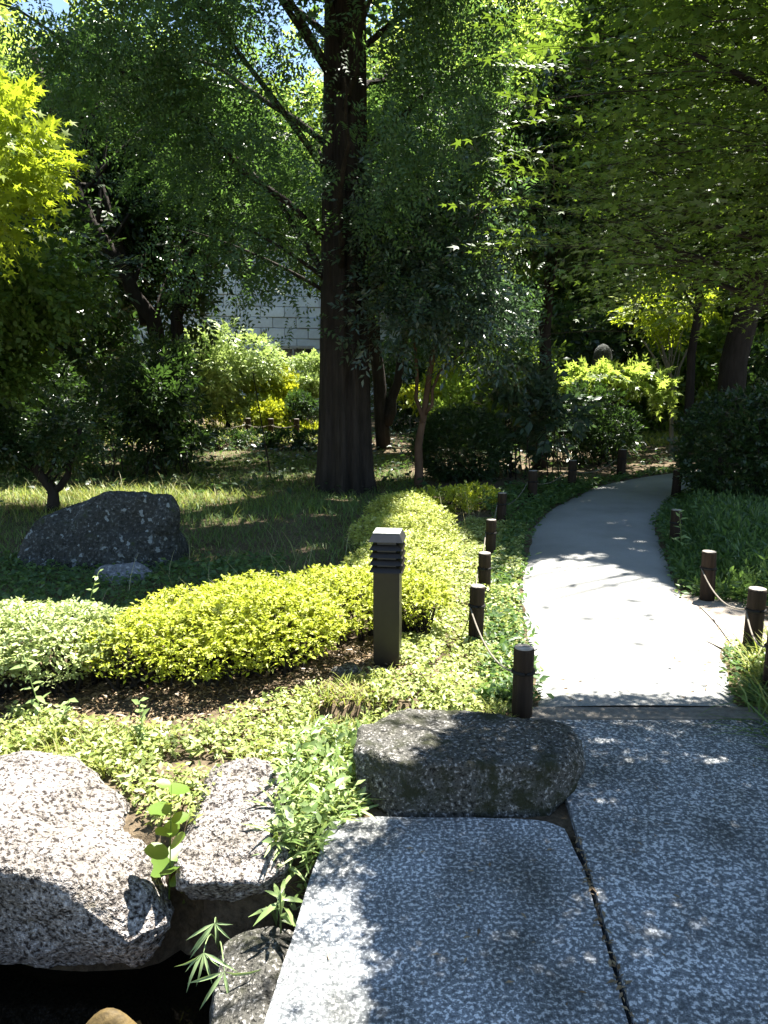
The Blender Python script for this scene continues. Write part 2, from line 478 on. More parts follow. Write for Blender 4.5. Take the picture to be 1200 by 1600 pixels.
# openings in the tree canopy: where the sun reaches the ground (x, y polygons on the ground)
LIT = [
    [(0.55, 3.62), (1.7, 3.55), (2.3, 4.1), (2.35, 4.9), (2.3, 5.6), (2.0, 6.35), (1.2, 6.5), (0.8, 5.2)],
    [(-3.4, 1.4), (-0.10, 1.2), (0.02, 1.7), (-0.01, 2.3), (0.10, 2.6), (0.22, 2.8), (0.40, 3.05), (0.6, 3.5), (0.75, 5.0), (-0.2, 5.15), (-1.2, 4.75), (-3.2, 4.5)],
    [(-0.3, 4.9), (0.75, 4.9), (1.15, 6.6), (0.95, 7.6), (0.6, 8.6), (0.1, 8.4)],
    [(-5.2, 8.9), (-2.6, 8.8), (-1.5, 9.2), (-1.4, 10.0), (-3.4, 10.5), (-5.2, 10.4)],
    [(-9, 17.5), (-1.2, 18.5), (-0.6, 30), (-10, 30)],
    [(5.2, 17.6), (7.6, 17.6), (7.6, 20.5), (5.2, 20.5)],
    [(1.50, 2.60), (1.62, 2.56), (1.80, 2.62), (1.78, 2.80), (1.60, 2.78)], [(1.36, 2.90), (1.55, 2.93), (1.50, 3.0), (1.36, 2.97)],
    [(0.77, 1.94), (0.85, 1.94), (0.85, 2.0), (0.77, 2.0)], [(0.90, 1.95), (1.0, 1.97), (1.02, 2.06), (0.93, 2.06)],
]
# gaps through which the sun reaches leaves higher up (x, y, z, radius)
SHAFTS = [(1.45, 10.3, 2.3, 0.75), (-2.95, 5.95, 3.2, 0.9), (5.75, 16, 2.9, 0.9), (4.5, 15, 1.6, 1.1), (-5.0, 13.2, 2.9, 0.6), (-5.2, 14, 4.4, 0.7), (2.4, 15, 4.6, 1.0), (-1.9, 15.5, 4.4, 0.9), (3.3, 17, 3.0, 0.9), (-6.6, 10.0, 4.6, 0.6)]
_r = np.random.default_rng(5)
for _i in range(70):
    SHAFTS.append((_r.uniform(-8.5, 8.5), _r.uniform(12.5, 22), _r.uniform(1.4, 7.5), _r.uniform(0.35, 0.85)))
for _i in range(12):
    SHAFTS.append((_r.uniform(-4, 2), _r.uniform(9, 12), _r.uniform(3, 6.5), _r.uniform(0.2, 0.4)))
def blotch(cx, cy, rx, ry, k=9):
    a = np.linspace(0, 2 * math.pi, k, endpoint=False)
    w = 0.6 + 0.6 * _r.random(k)
    return [(cx + rx * math.cos(t) * q, cy + ry * math.sin(t) * q) for t, q in zip(a, w)]
for _i in range(46):                                  # flecks of sun on the shaded lawn
    LIT.append(blotch(_r.uniform(-4.2, -0.3), _r.uniform(6.6, 12.0), _r.uniform(0.2, 0.6), _r.uniform(0.08, 0.24)))
for _i in range(30):                                  # and on the far part of the path
    _y = _r.uniform(6.3, 11.5) if _i > 10 else _r.uniform(6.2, 7.8)
    LIT.append(blotch(0.2 + 0.27 * _y + _r.uniform(-0.5, 0.8), _y, _r.uniform(0.12, 0.36), _r.uniform(0.06, 0.14)))
for _i in range(8):
    LIT.append(blotch(_r.uniform(2.6, 4.6), _r.uniform(5.4, 8.5), _r.uniform(0.08, 0.2), _r.uniform(0.04, 0.1)))
def in_poly(x, y, poly):
    ins = np.zeros(len(x), bool)
    j = len(poly) - 1
    for i in range(len(poly)):
        xi, yi = poly[i]; xj, yj = poly[j]
        c = ((yi > y) != (yj > y)) & (x < (xj - xi) * (y - yi) / (yj - yi + 1e-12) + xi)
        ins ^= c
        j = i
    return ins
def keep_mask(rng, P, jit=0.09, leak=0.015):
    h = P[:, 2] - 0.1
    x = P[:, 0] - SX * h + rng.normal(size=len(P)) * jit
    y = P[:, 1] - SY * h + rng.normal(size=len(P)) * jit
    lit = np.zeros(len(P), bool)
    for q in LIT:
        lit |= in_poly(x, y, q)
    Sv = np.array(S)
    for (cx, cy, cz, r) in SHAFTS:
        v = P - np.array([cx, cy, cz])
        tt = v @ Sv
        dd = np.linalg.norm(v - tt[:, None] * Sv, axis=1) + rng.normal(size=len(P)) * jit
        lit |= (tt > r * 0.7) & (dd < r)
    return ~lit | (rng.random(len(P)) < leak)

def sprays(rng, O, D, L, K, ang=50, flat=0.8, jit=0.35):
    """K leaves along each twig (origin O, direction D, length L): positions, axes, normals"""
    n = len(O)
    D = unit(D)
    up = np.array([0, 0, 1.0]) * flat + rng.normal(size=(n, 3)) * (1 - flat + 0.15)
    Nn = unit(up - (up * D).sum(1, keepdims=True) * D)
    B = np.cross(D, Nn)
    L = np.broadcast_to(np.asarray(L, float), (n,))
    t = np.linspace(0.12, 1, K)
    P, A, N = [], [], []
    for j in range(K):
        s = -1 if j % 2 else 1
        a = R(ang) if j < K - 1 else 0.0
        p = O + D * (L * t[j])[:, None] - np.array([0, 0, 1.0]) * (0.18 * L * t[j] ** 2)[:, None]
        ax = D * math.cos(a) + s * B * math.sin(a) + rng.normal(size=(n, 3)) * jit * 0.5 - np.array([0, 0, 0.18])
        P.append(p); A.append(ax); N.append(Nn + rng.normal(size=(n, 3)) * jit)
    return np.concatenate(P), np.concatenate(A), np.concatenate(N)

def crown_sprays(rng, clumps, n, droop=0.1, shell=0.45):
    C = np.array([c[:3] for c in clumps]); Rr = np.array([c[3:6] for c in clumps])
    w = (Rr.prod(1)) ** 0.75
    idx = rng.choice(len(C), n, p=w / w.sum())
    d = rand_dir(rng, n)
    u = rng.random(n) ** (1 / 3) * (1 - shell) + shell * rng.random(n) ** 0.15
    O = C[idx] + Rr[idx] * d * u[:, None]
    D = d + rng.normal(size=(n, 3)) * 0.45 + np.array([0, 0, 0.15 - droop])
    return O, unit(D)

def make_clumps(rng, c, r, n, k=0.36, flat=0.75):
    out = []
    for i in range(n):
        d = rand_dir(rng, 1)[0]
        u = 0.35 + 0.5 * rng.random() ** 0.6
        s = k * (0.7 + 0.6 * rng.random())
        m = float(np.mean(r))
        out.append((*(np.array(c) + np.array(r) * d * u), m * s * 1.15, m * s * 1.15, m * s * flat))
    return out

def limbs(rng, trunk, clumps, r0, nmax=22, sides=5, start=0.35):
    """boughs from the trunk polyline to the clumps"""
    trunk = np.asarray(trunk, float)
    out = []
    for c in clumps[:nmax]:
        c = np.array(c[:3])
        zs = trunk[:, 2]
        z = zs[0] + (zs[-1] - zs[0]) * (start + (1 - start) * rng.random())
        z = min(z, max(c[2] - 0.1, zs[0] + (zs[-1] - zs[0]) * start * 0.8))
        a = np.array([np.interp(z, zs, trunk[:, 0]), np.interp(z, zs, trunk[:, 1]), z])
        mid = a * 0.45 + c * 0.55 + np.array([0, 0, 0.12]) * np.linalg.norm(c - a) + rng.normal(size=3) * 0.08
        out.append(tube(curve(a, mid, c, 7), np.linspace(r0, r0 * 0.22, 7), sides))
    return out

def tree(name, label, cat, base, trunk, r_trunk, clumps, leaf, T, size, n, K, L, bark, seed, carve=True,
         limb_r=None, group=None, ang=50, flat=0.75, droop=0.1, sides=9, nmax=22, shell=0.45, jit=0.35, start=0.35, local=False, extra=None):
    rng = np.random.default_rng(seed)
    t = thing(name, label, cat, base, 0, group)
    off = np.array(base, float)
    parts = []
    for tr, rr in zip(trunk, r_trunk):
        parts.append(tube(tr, rr, sides))
    bl = limbs(rng, trunk[0], clumps, limb_r or r_trunk[0][-1] * 0.8, nmax, start=start)
    V, F = merge(parts)
    link('trunk', tri_mesh('trunk', V - off, F, bark, True), t)
    if bl:
        V, F = merge(bl)
        link('boughs', tri_mesh('boughs', V - off, F, bark, True), t)
    O, D = crown_sprays(rng, clumps, n, droop, shell)
    if extra is not None:
        O = np.concatenate([O, extra[0]]); D = np.concatenate([D, extra[1]])
    LL = L * (0.7 + 0.6 * rng.random(len(O)))
    P, A, N = sprays(rng, O, D, LL, K, ang, flat, jit)
    if carve:
        k = keep_mask(rng, P, 0.045, 0.006)
        P, A, N = P[k], A[k], N[k]
    V, F = scatter(T, P, A, N, size * (0.7 + 0.6 * rng.random(len(P))))
    link('crown', tri_mesh('crown', V - off, F, leaf), t)
    return t

# ------------------------------------------------------------------ terrain
def bank(x):
    """y where the garden ground drops to the stream"""
    e = 2.42 + 0.05 * np.sin(x * 3.1) + 0.03 * np.sin(x * 7.7 + 1)
    e = e + 0.10 * np.exp(-((x + 0.72) / 0.07) ** 2)
    return e
def ground_z(x, y):
    x = np.asarray(x, float); y = np.asarray(y, float)
    e = bank(x)
    t = np.clip((e - y) / 0.16, 0, 1)
    t = t * t * (3 - 2 * t)
    near = np.clip((y - 0.1) / 0.25, 0, 1)
    z = -0.62 * t * near
    # gentle swell of the lawn on the left, shallow dip by the slabs
    sw = 0.05 * np.exp(-(((x + 1.0) / 1.4) ** 2 + ((y - 4.2) / 1.1) ** 2))
    z = z + sw
    onpath = np.exp(-((x - (0.2 + 0.28 * y)) / 1.1) ** 2)
    z = z + (0.025 * np.sin(x * 1.7 + 0.4 * y) + 0.02 * np.sin(y * 2.3 - x)) * (1 - onpath) * (y > 2.6)
    z = np.where((x > -0.32) & (x < 2.6) & (y < 3.36) & (y > 2.3), np.minimum(z, -0.03), z)
    z = np.where((x > -0.2) & (y < 12.5) & (np.abs(x - (0.2 + 0.28 * y)) < 1.0) & (y > 3.2), np.minimum(z, -0.015), z)
    # mud bar in the stream
    z = z + 0.31 * np.exp(-(((x + 0.84) / 0.17) ** 2 + ((y - 1.98) / 0.085) ** 2))
    return z
def axis_pts(lo, hi, fine_lo, fine_hi, step):
    a = list(np.arange(fine_lo, fine_hi, step))
    s, v = step, fine_hi
    while v < hi:
        a.append(v); s *= 1.22; v += s
    a.append(hi)
    s, v = step, fine_lo - step
    pre = []
    while v > lo:
        pre.append(v); s *= 1.22; v -= s
    pre.append(lo)
    return np.array(pre[::-1] + a)
gx = axis_pts(-300, 300, -2.6, 3.0, 0.06)
gy = axis_pts(-200, 400, 0.0, 5.0, 0.05)
X, Y = np.meshgrid(gx, gy)
Z = ground_z(X, Y)
nx, ny = len(gx), len(gy)
ii = np.arange(nx * ny).reshape(ny, nx)
F = np.stack([ii[:-1, :-1], ii[:-1, 1:], ii[1:, 1:], ii[1:, :-1]], -1).reshape(-1, 4)
tag(link('ground', tri_mesh('ground', np.stack([X, Y, Z], -1).reshape(-1, 3), F, 'earth', True)), 'earthen garden ground under the lawn and shrubs', kind='structure')

# mud bar skin
rng = np.random.default_rng(3)
tx = np.linspace(-1.05, -0.55, 26); ty = np.linspace(1.78, 2.22, 24)
X, Y = np.meshgrid(tx, ty)
ii = np.arange(X.size).reshape(X.shape)
F = np.stack([ii[:-1, :-1], ii[:-1, 1:], ii[1:, 1:], ii[1:, :-1]], -1).reshape(-1, 4)
tag(link('mud_bar', tri_mesh('mud_bar', np.stack([X, Y, ground_z(X, Y) + 0.012], -1).reshape(-1, 3), F, 'mud', True)), 'brown mud bar rising from the dark stream', kind='structure')

# water
V = [(-40, -0.3, -0.45), (40, -0.3, -0.45), (40, 2.62, -0.45), (-40, 2.62, -0.45)]
tag(link('water', tri_mesh('water', V, [(0, 1, 2, 3)], 'water')), 'dark still stream water under the rocks', kind='structure')

# path: left and right edges walked by distance
PL = [(0.70, 3.44), (0.76, 3.57), (0.84, 4.2), (0.95, 5.05), (1.10, 5.9), (1.27, 6.6), (1.64, 8.1), (2.08, 9.2), (2.58, 10.1), (3.4, 11.4), (5.0, 12.8), (7.2, 14.0), (11, 15.2)]
PR = [(1.85, 3.44), (1.80, 3.57), (2.02, 4.2), (2.18, 5.05), (2.38, 5.9), (2.58, 6.6), (3.02, 8.1), (3.42, 9.0), (3.92, 9.9), (4.75, 10.9), (6.0, 12.0), (8.0, 12.9), (11.5, 13.8)]
def resample(pts, n):
    pts = np.array(pts); s = np.linspace(0, len(pts) - 1, n)
    i = np.clip(s.astype(int), 0, len(pts) - 2); f = (s - i)[:, None]
    # catmull-rom
    p0 = pts[np.clip(i - 1, 0, None)]; p1 = pts[i]; p2 = pts[i + 1]; p3 = pts[np.clip(i + 2, None, len(pts) - 1)]
    return 0.5 * ((2 * p1) + (-p0 + p2) * f + (2 * p0 - 5 * p1 + 4 * p2 - p3) * f ** 2 + (-p0 + 3 * p1 - 3 * p2 + p3) * f ** 3)
n = 160
a = resample(PL, n); b = resample(PR, n)
wob = np.array([noise.noise(Vector((i * 0.31, 2.0, 0))) for i in range(n)])
wob2 = np.array([noise.noise(Vector((i * 0.37, 9.0, 0))) for i in range(n)])
a[:, 0] += wob * 0.03; b[:, 0] += wob2 * 0.03
rows = []
for j, t in enumerate(np.linspace(0, 1, 9)):
    q = a * (1 - t) + b * t
    rows.append(np.column_stack([q, np.full(n, 0.008 + 0.012 * math.sin(math.pi * t) - (0.03 if j in (0, 8) else 0))]))
V = np.stack(rows, 1).reshape(-1, 3)
ii = np.arange(n * 9).reshape(n, 9)
F = np.stack([ii[:-1, :-1], ii[:-1, 1:], ii[1:, 1:], ii[1:, :-1]], -1).reshape(-1, 4)
tag(link('path', tri_mesh('path', V, F, 'path', True)), 'pale garden path curving away to the right', kind='structure')

def box(cx, cy, cz, sx, sy, sz, bev=0.0, rz=0.0, seg=2, taper=1.0):
    bm = bmesh.new()
    bmesh.ops.create_cube(bm, size=1.0)
    for v in bm.verts:
        k = taper if v.co.z > 0 else 1.0
        v.co = Vector((v.co.x * sx * k, v.co.y * sy * k, v.co.z * sz))
    if bev:
        bmesh.ops.bevel(bm, geom=bm.edges[:], offset=bev, segments=seg, affect='EDGES', profile=0.6)
    c, s = math.cos(rz), math.sin(rz)
    for v in bm.verts:
        x, y = v.co.x, v.co.y
        v.co = Vector((cx + c * x - s * y, cy + s * x + c * y, cz + v.co.z))
    return bm
def bm_obj(name, bm, mat, parent=None, loc=None, smooth=False):
    me = bpy.data.meshes.new(name)
    bm.to_mesh(me); bm.free()
    me.materials.append(M[mat])
    if smooth:
        for p_ in me.polygons: p_.use_smooth = True
    return link(name, me, parent, loc)

o = bm_obj('path_threshold', box(1.28, 3.385, -0.04, 1.2, 0.125, 0.10, 0.006), 'threshold')
tag(o, 'brown grey concrete strip between pale path and slab', kind='structure')
# dusty verge on the right of the path
ang = np.linspace(0, 2 * math.pi, 40, endpoint=False)
rr = 1 + 0.18 * np.array([noise.noise(Vector((math.cos(t) * 1.5, math.sin(t) * 1.5, 4))) for t in ang])
V = np.column_stack([2.35 + np.cos(ang) * 0.42 * rr, 4.75 + np.sin(ang) * 0.75 * rr, np.full(40, -0.002)])
V = np.vstack([V, [(2.35, 4.75, 0.012)]])
F = [(i, (i + 1) % 40, 40) for i in range(40)]
tag(link('path_verge', tri_mesh('path_verge', V, F, 'verge', True)), 'dusty bare earth beside the path', kind='structure')

# ------------------------------------------------------------------ stone slabs of the bridge
def slab(name, label, pts, z0, z1, bev, mat='slab'):
    bm = bmesh.new()
    lo = [bm.verts.new((x, y, z0)) for x, y in pts]
    hi = [bm.verts.new((x, y, z1)) for x, y in pts]
    bm.faces.new(lo[::-1]); bm.faces.new(hi)
    k = len(pts)
    for i in range(k):
        bm.faces.new((lo[i], lo[(i + 1) % k], hi[(i + 1) % k], hi[i]))
    bmesh.ops.bevel(bm, geom=[e for e in bm.edges], offset=bev, segments=3, affect='EDGES', profile=0.55)
    bmesh.ops.recalc_face_normals(bm, faces=bm.faces[:])
    o = bm_obj(name, bm, mat)
    return tag(o, label, 'stone slab', 'stone slabs of the bridge')
def edge_line(p, q, n, amp, seed):
    p = np.array(p, float); q = np.array(q, float)
    d = q - p; nrm = np.array([-d[1], d[0]]) / np.linalg.norm(d)
    return [tuple(p + d * t + nrm * amp * noise.noise(Vector((t * 9 + seed, seed, 0)))) for t in np.linspace(0, 1, n, endpoint=False)]
sl = edge_line((-0.335, -1.2), (0.395, -1.2), 3, 0, 1)[:1] + edge_line((0.395, -1.2), (0.672, 2.36), 26, 0.006, 2) + [(0.655, 2.46), (0.60, 2.505)] \
    + edge_line((0.55, 2.515), (-0.17, 2.53), 10, 0.008, 3) + edge_line((-0.205, 2.50), (-0.335, 1.3), 14, 0.012, 4) + edge_line((-0.335, 1.3), (-0.335, -1.2), 10, 0.01, 5)
slab('stone_slab', 'narrower speckled granite slab ending against the long boulder', sl, -0.2, 0.0, 0.012)
sr = edge_line((0.412, -1.2), (0.690, 2.40), 26, 0.005, 6) + edge_line((0.69, 2.40), (0.735, 3.30), 8, 0.006, 7) + edge_line((0.735, 3.315), (2.35, 3.315), 12, 0.004, 8) + [(2.35, 3.315), (2.1, -1.2)]
slab('stone_slab', 'wide speckled granite slab meeting the brown concrete strip', sr, -0.2, 0.004, 0.010)

# ------------------------------------------------------------------ rocks
def rock(name, label, pts, mat, voxel, amp, freq, smooth_it, seed, cat='rock', group=None, chips=10):
    c = np.mean(np.array(pts), 0); c[2] = min(p_[2] for p_ in pts)
    bm = bmesh.new()
    for q in pts:
        bm.verts.new(Vector(q) - Vector(c))
    res = bmesh.ops.convex_hull(bm, input=bm.verts[:])
    loose = [v for v in bm.verts if not v.link_faces]
    bmesh.ops.delete(bm, geom=loose, context='VERTS')
    me = bpy.data.meshes.new(name)
    bm.to_mesh(me); bm.free()
    o = bpy.data.objects.new(name, me)
    COL.objects.link(o)
    mod = o.modifiers.new('r', 'REMESH'); mod.mode = 'VOXEL'; mod.voxel_size = voxel
    sm = o.modifiers.new('s', 'SMOOTH'); sm.iterations = smooth_it; sm.factor = 0.5
    dg = bpy.context.evaluated_depsgraph_get()
    me2 = bpy.data.meshes.new_from_object(o.evaluated_get(dg))
    o.modifiers.clear()
    o.data = me2
    bpy.data.meshes.remove(me)
    nv = len(me2.vertices)
    co = np.empty(nv * 3, np.float32); me2.vertices.foreach_get('co', co); co = co.reshape(-1, 3)
    no = np.empty(nv * 3, np.float32); me2.vertices.foreach_get('normal', no); no = no.reshape(-1, 3)
    cr = np.random.default_rng(seed + 500)
    ctr = co.mean(0)
    for q_ in range(chips):                              # chipped facets
        n_ = unit(cr.normal(size=3))
        h_ = (co - ctr) @ n_
        cut = h_.max() * cr.uniform(0.88, 0.98)
        over = np.clip(h_ - cut, 0, None)
        co = co - np.outer(over * 0.9, n_)
    d = np.empty(nv)
    for i in range(nv):
        v = Vector(co[i]) * freq + Vector((seed * 3.1, seed, 0))
        rid = 1 - abs(noise.noise(v * 0.8)) * 2
        d[i] = noise.fractal(v, 0.75, 2.2, 7) * amp - max(0.0, noise.turbulence(v * 1.3, 3, False) - 0.62) * amp * 1.6 + rid * amp * 0.35 + noise.cell(v * 1.2) * amp * 0.25
    co = co + no * d[:, None]
    me2.vertices.foreach_set('co', co.astype(np.float32).ravel())
    for p_ in me2.polygons: p_.use_smooth = True
    me2.materials.append(M[mat])
    me2.update()
    me2.name = name
    o.location = c
    return tag(o, label, cat, group)

rock('boulder', 'big sunlit granite boulder overhanging the dark stream, leftmost on its bank',
     [(-1.75, 2.72, 0.09), (-1.40, 2.78, 0.14), (-1.20, 2.74, 0.11), (-1.02, 2.62, 0.04), (-0.86, 2.5, -0.05), (-1.8, 2.2, 0.08), (-1.22, 2.13, 0.085), (-0.98, 2.10, 0.03), (-0.79, 2.08, -0.05),
      (-0.70, 2.1, -0.20), (-0.72, 2.3, -0.2), (-1.8, 2.26, -0.34), (-1.28, 2.25, -0.36), (-1.03, 2.24, -0.38), (-0.80, 2.2, -0.34), (-1.7, 2.7, -0.35), (-0.95, 2.6, -0.35)],
     'granite', 0.013, 0.024, 4.5, 2, 1, group='boulders on the stream bank')
rock('boulder', 'pale speckled boulder beside the granite slab, right of the round-leaved sapling',
     [(-0.67, 2.72, 0.09), (-0.53, 2.77, 0.115), (-0.40, 2.72, 0.10), (-0.36, 2.5, 0.03), (-0.735, 2.45, -0.02), (-0.70, 2.19, -0.03), (-0.33, 2.28, -0.03), (-0.41, 2.2, -0.035),
      (-0.67, 2.36, -0.22), (-0.43, 2.36, -0.22), (-0.36, 2.4, -0.25), (-0.62, 2.7, -0.25), (-0.42, 2.7, -0.25)],
     'granite', 0.010, 0.018, 6.0, 2, 2, group='boulders on the stream bank')
rock('boulder', 'shaded rough rock wedged under the left edge of the granite slab',
     [(-0.53, 2.16, -0.20), (-0.36, 2.2, -0.18), (-0.48, 1.75, -0.16), (-0.37, 1.7, -0.14), (-0.33, 2.05, -0.14), (-0.55, 1.8, -0.6), (-0.2, 1.7, -0.6), (-0.55, 2.2, -0.6), (-0.2, 2.2, -0.6), (-0.2, 1.7, -0.24), (-0.2, 2.2, -0.24)],
     'boulder', 0.016, 0.016, 6.0, 3, 3, group='boulders on the stream bank')
rock('boulder', 'long dark mossy boulder lying across the end of the granite slab',
     [(-0.12, 2.74, 0.155), (-0.09, 2.92, 0.16), (0.11, 3.13, 0.155), (0.36, 3.1, 0.14), (0.77, 2.92, 0.18), (0.80, 2.82, 0.15), (0.79, 2.72, 0.10), (0.745, 2.68, 0.03), (0.66, 2.6, 0.165), (0.10, 2.585, 0.185), (0.62, 2.57, -0.05), (0.03, 2.56, -0.05), (-0.1, 2.68, 0.03), (-0.1, 2.9, -0.06), (0.7, 2.9, -0.06), (0.1, 3.1, -0.06)],
     'boulder', 0.011, 0.016, 5.0, 2, 4, chips=3)
rock('standing_stone', 'dark wedge shaped stone spotted with lichen standing in the lawn',
     [(-3.24, 6.4, -0.05), (-3.16, 6.45, 0.36), (-2.80, 6.55, 0.52), (-2.52, 6.5, 0.595), (-2.20, 6.45, 0.57), (-1.88, 6.45, 0.585), (-1.80, 6.35, 0.42), (-1.78, 6.3, -0.05), (-2.42, 6.15, -0.05), (-3.06, 6.22, -0.05), (-1.85, 6.8, -0.05), (-3.0, 6.8, -0.05), (-2.0, 6.75, 0.45)],
     'lichen_stone', 0.022, 0.045, 2.6, 1, 5, cat='stone')
rock('flat_stone', 'small flat blue grey stone in front of the lichen spotted stone',
     [(-2.36, 5.82, 0.0), (-2.30, 5.86, 0.10), (-2.0, 5.9, 0.13), (-1.86, 5.86, 0.06), (-1.83, 5.84, 0.0), (-2.05, 5.66, 0.0), (-2.1, 6.05, 0.0), (-2.1, 6.0, 0.10)],
     'grey_stone', 0.014, 0.012, 6.0, 3, 6, cat='stone')
rock('shadow_stone', 'small dark stone added for the shadow of the lamp bollard',  # dark stone stands in for the shadow beside the lamp
     [(-0.34, 3.72, 0.02), (-0.10, 3.80, 0.02), (-0.14, 3.74, 0.10), (-0.27, 3.73, 0.09), (-0.2, 3.64, 0.02), (-0.2, 3.88, 0.02), (-0.17, 3.84, 0.09)],
     'boulder', 0.01, 0.008, 9.0, 2, 7, cat='stone')

# ------------------------------------------------------------------ lamp bollard
lamp = thing('lamp_bollard', 'dark brown square lamp bollard with louvred head between the azaleas', 'lamp', (0.02, 3.92, 0.02), R(-7))
bm_obj('column', box(0, 0, 0.27, 0.142, 0.142, 0.58, 0.006), 'lamp', lamp)
bm_obj('diffuser', box(0, 0, 0.645, 0.10, 0.10, 0.20), 'lamp_glass', lamp)
for i in range(4):
    bm_obj('louvre', box(0, 0, 0.575 + i * 0.040, 0.182, 0.182, 0.024, 0.002, taper=0.80), 'lamp', lamp)
bm_obj('cap', box(0, 0, 0.748, 0.186, 0.186, 0.042, 0.003, taper=0.78), 'lamp_cap', lamp)
bm_obj('cap_top', box(0, 0, 0.7715, 0.143, 0.143, 0.005, 0.001), 'lamp_dust', lamp)
bm_obj('base_plate', box(0, 0, 0.0, 0.2, 0.2, 0.03, 0.004), 'lamp', lamp)

# ------------------------------------------------------------------ posts and ropes
def post(x, y, h, r, label, seed, lean=(0, 0), z=-0.05):
    rng = np.random.default_rng(seed)
    t = thing('rope_post', label, 'post', (x, y, z), 0, 'low wooden rope posts')
    H = h - z
    zs = np.array([0, 0.3, 0.6, 0.685, 0.70, 0.715, 0.73, 0.97, 0.99, 1.0]) * H
    rs = r * np.array([1.03, 1.0, 0.99, 0.985, 0.92, 0.92, 0.985, 0.99, 0.975, 0.93])
    pts = np.column_stack([lean[0] * zs, lean[1] * zs, zs])
    V, F = tube(pts, rs, 18, 0.02, rng.random() * 6, cap=True)
    V[:, :2] += rng.normal(size=(len(V), 2)) * r * 0.012
    link('shaft', tri_mesh('shaft', V, F, 'wood_post', True), t)
    top = pts[-1]
    V, F = tube(np.array([top + (0, 0, 0.0005), top + (0, 0, 0.004)]), r * 0.915, 18)
    link('end_grain', tri_mesh('end_grain', V, F, 'wood_end'), t)
    th = np.linspace(0, 2 * math.pi, 20)
    kz = H * 0.708
    ring = np.column_stack([np.cos(th) * r * 1.0 + lean[0] * kz, np.sin(th) * r * 1.0 + lean[1] * kz, np.full(20, kz)])
    V, F = tube(ring, 0.009, 6, cap=False)
    link('binding', tri_mesh('binding', V, F, 'binding', True), t)
    return np.array([x + lean[0] * kz, y + lean[1] * kz, z + kz]), r
left = [(0.66, 3.36, 0.345, 0.049, 'dark rope post at the end of the long boulder'),
        (0.56, 4.38, 0.355, 0.046, 'left rope post second from the long boulder'),
        (0.745, 5.35, 0.33, 0.047, 'left rope post third from the long boulder'),
        (0.955, 6.55, 0.35, 0.046, 'left rope post fourth from the long boulder'),
        (1.28, 8.05, 0.36, 0.05, 'left rope post fifth from the long boulder'),
        (1.92, 9.55, 0.42, 0.06, 'left rope post sixth from the long boulder, in deep shade'),
        (2.72, 10.75, 0.42, 0.06, 'left rope post in deep shade by the large-leaved shrub'),
        (3.85, 12.1, 0.45, 0.07, 'left rope post farthest along the shaded path bend')]
right = [(1.99, 3.62, 0.375, 0.053, 'right rope post cut by the edge of the picture'),
         (2.19, 4.25, 0.375, 0.052, 'pale topped right rope post next to the picture edge'),
         (2.36, 5.27, 0.36, 0.051, 'right rope post standing alone before the feathery herbs'),
         (2.78, 7.0, 0.36, 0.05, 'right rope post half hidden among the feathery herbs'),
         (3.98, 10.1, 0.36, 0.06, 'right rope post in shade beside the round clipped shrub')]
def rope_line(name, label, knots, side, r=0.0048):
    pts = []
    for i in range(len(knots) - 1):
        (p0, r0), (p1, r1) = knots[i], knots[i + 1]
        d = p1 - p0; nrm = unit(np.array([-d[1], d[0], 0])) * side
        a, b = p0 + nrm * r0, p1 + nrm * r1
        sag = 0.05 + 0.06 * np.linalg.norm(d[:2])
        t = np.linspace(0, 1, 12, endpoint=(i == len(knots) - 2))
        q = a + (b - a) * t[:, None]
        q[:, 2] -= sag * 4 * t * (1 - t) * 0.8
        pts.append(q)
    V, F = tube(np.concatenate(pts), r, 6)
    return tag(link(name, tri_mesh(name, V, F, 'rope', True)), label, 'rope', 'ropes along the path')
kl = [post(x, y, h, r, lb, 20 + i, (0.02 * math.sin(i * 2.1), 0.0)) for i, (x, y, h, r, lb) in enumerate(left)]
kr = [post(x, y, h, r, lb, 40 + i, (0.03 * math.sin(i * 1.7 + 1), 0.0)) for i, (x, y, h, r, lb) in enumerate(right)]
rope_line('rope', 'slack rope strung along the posts on the left side of the path', kl, 1)
rope_line('rope', 'slack rope strung along the posts on the right side of the path', [kr[0], kr[1], kr[2]], 1)
far = [(-5.6, 20.5, 'far dark post at the lit shrubs, leftmost of four'), (-3.7, 20.5, 'far dark post at the lit shrubs, second from the left'),
       (-3.05, 20.3, 'far dark post at the lit shrubs, third from the left'), (-2.35, 20.2, 'far dark post at the lit shrubs, nearest the redwood trunk')]
kf = [post(x, y, 0.5, 0.075, lb, 60 + i) for i, (x, y, lb) in enumerate(far)]
rope_line('rope', 'pale rope between the far posts before the sunlit shrubs', kf, -1, 0.012)

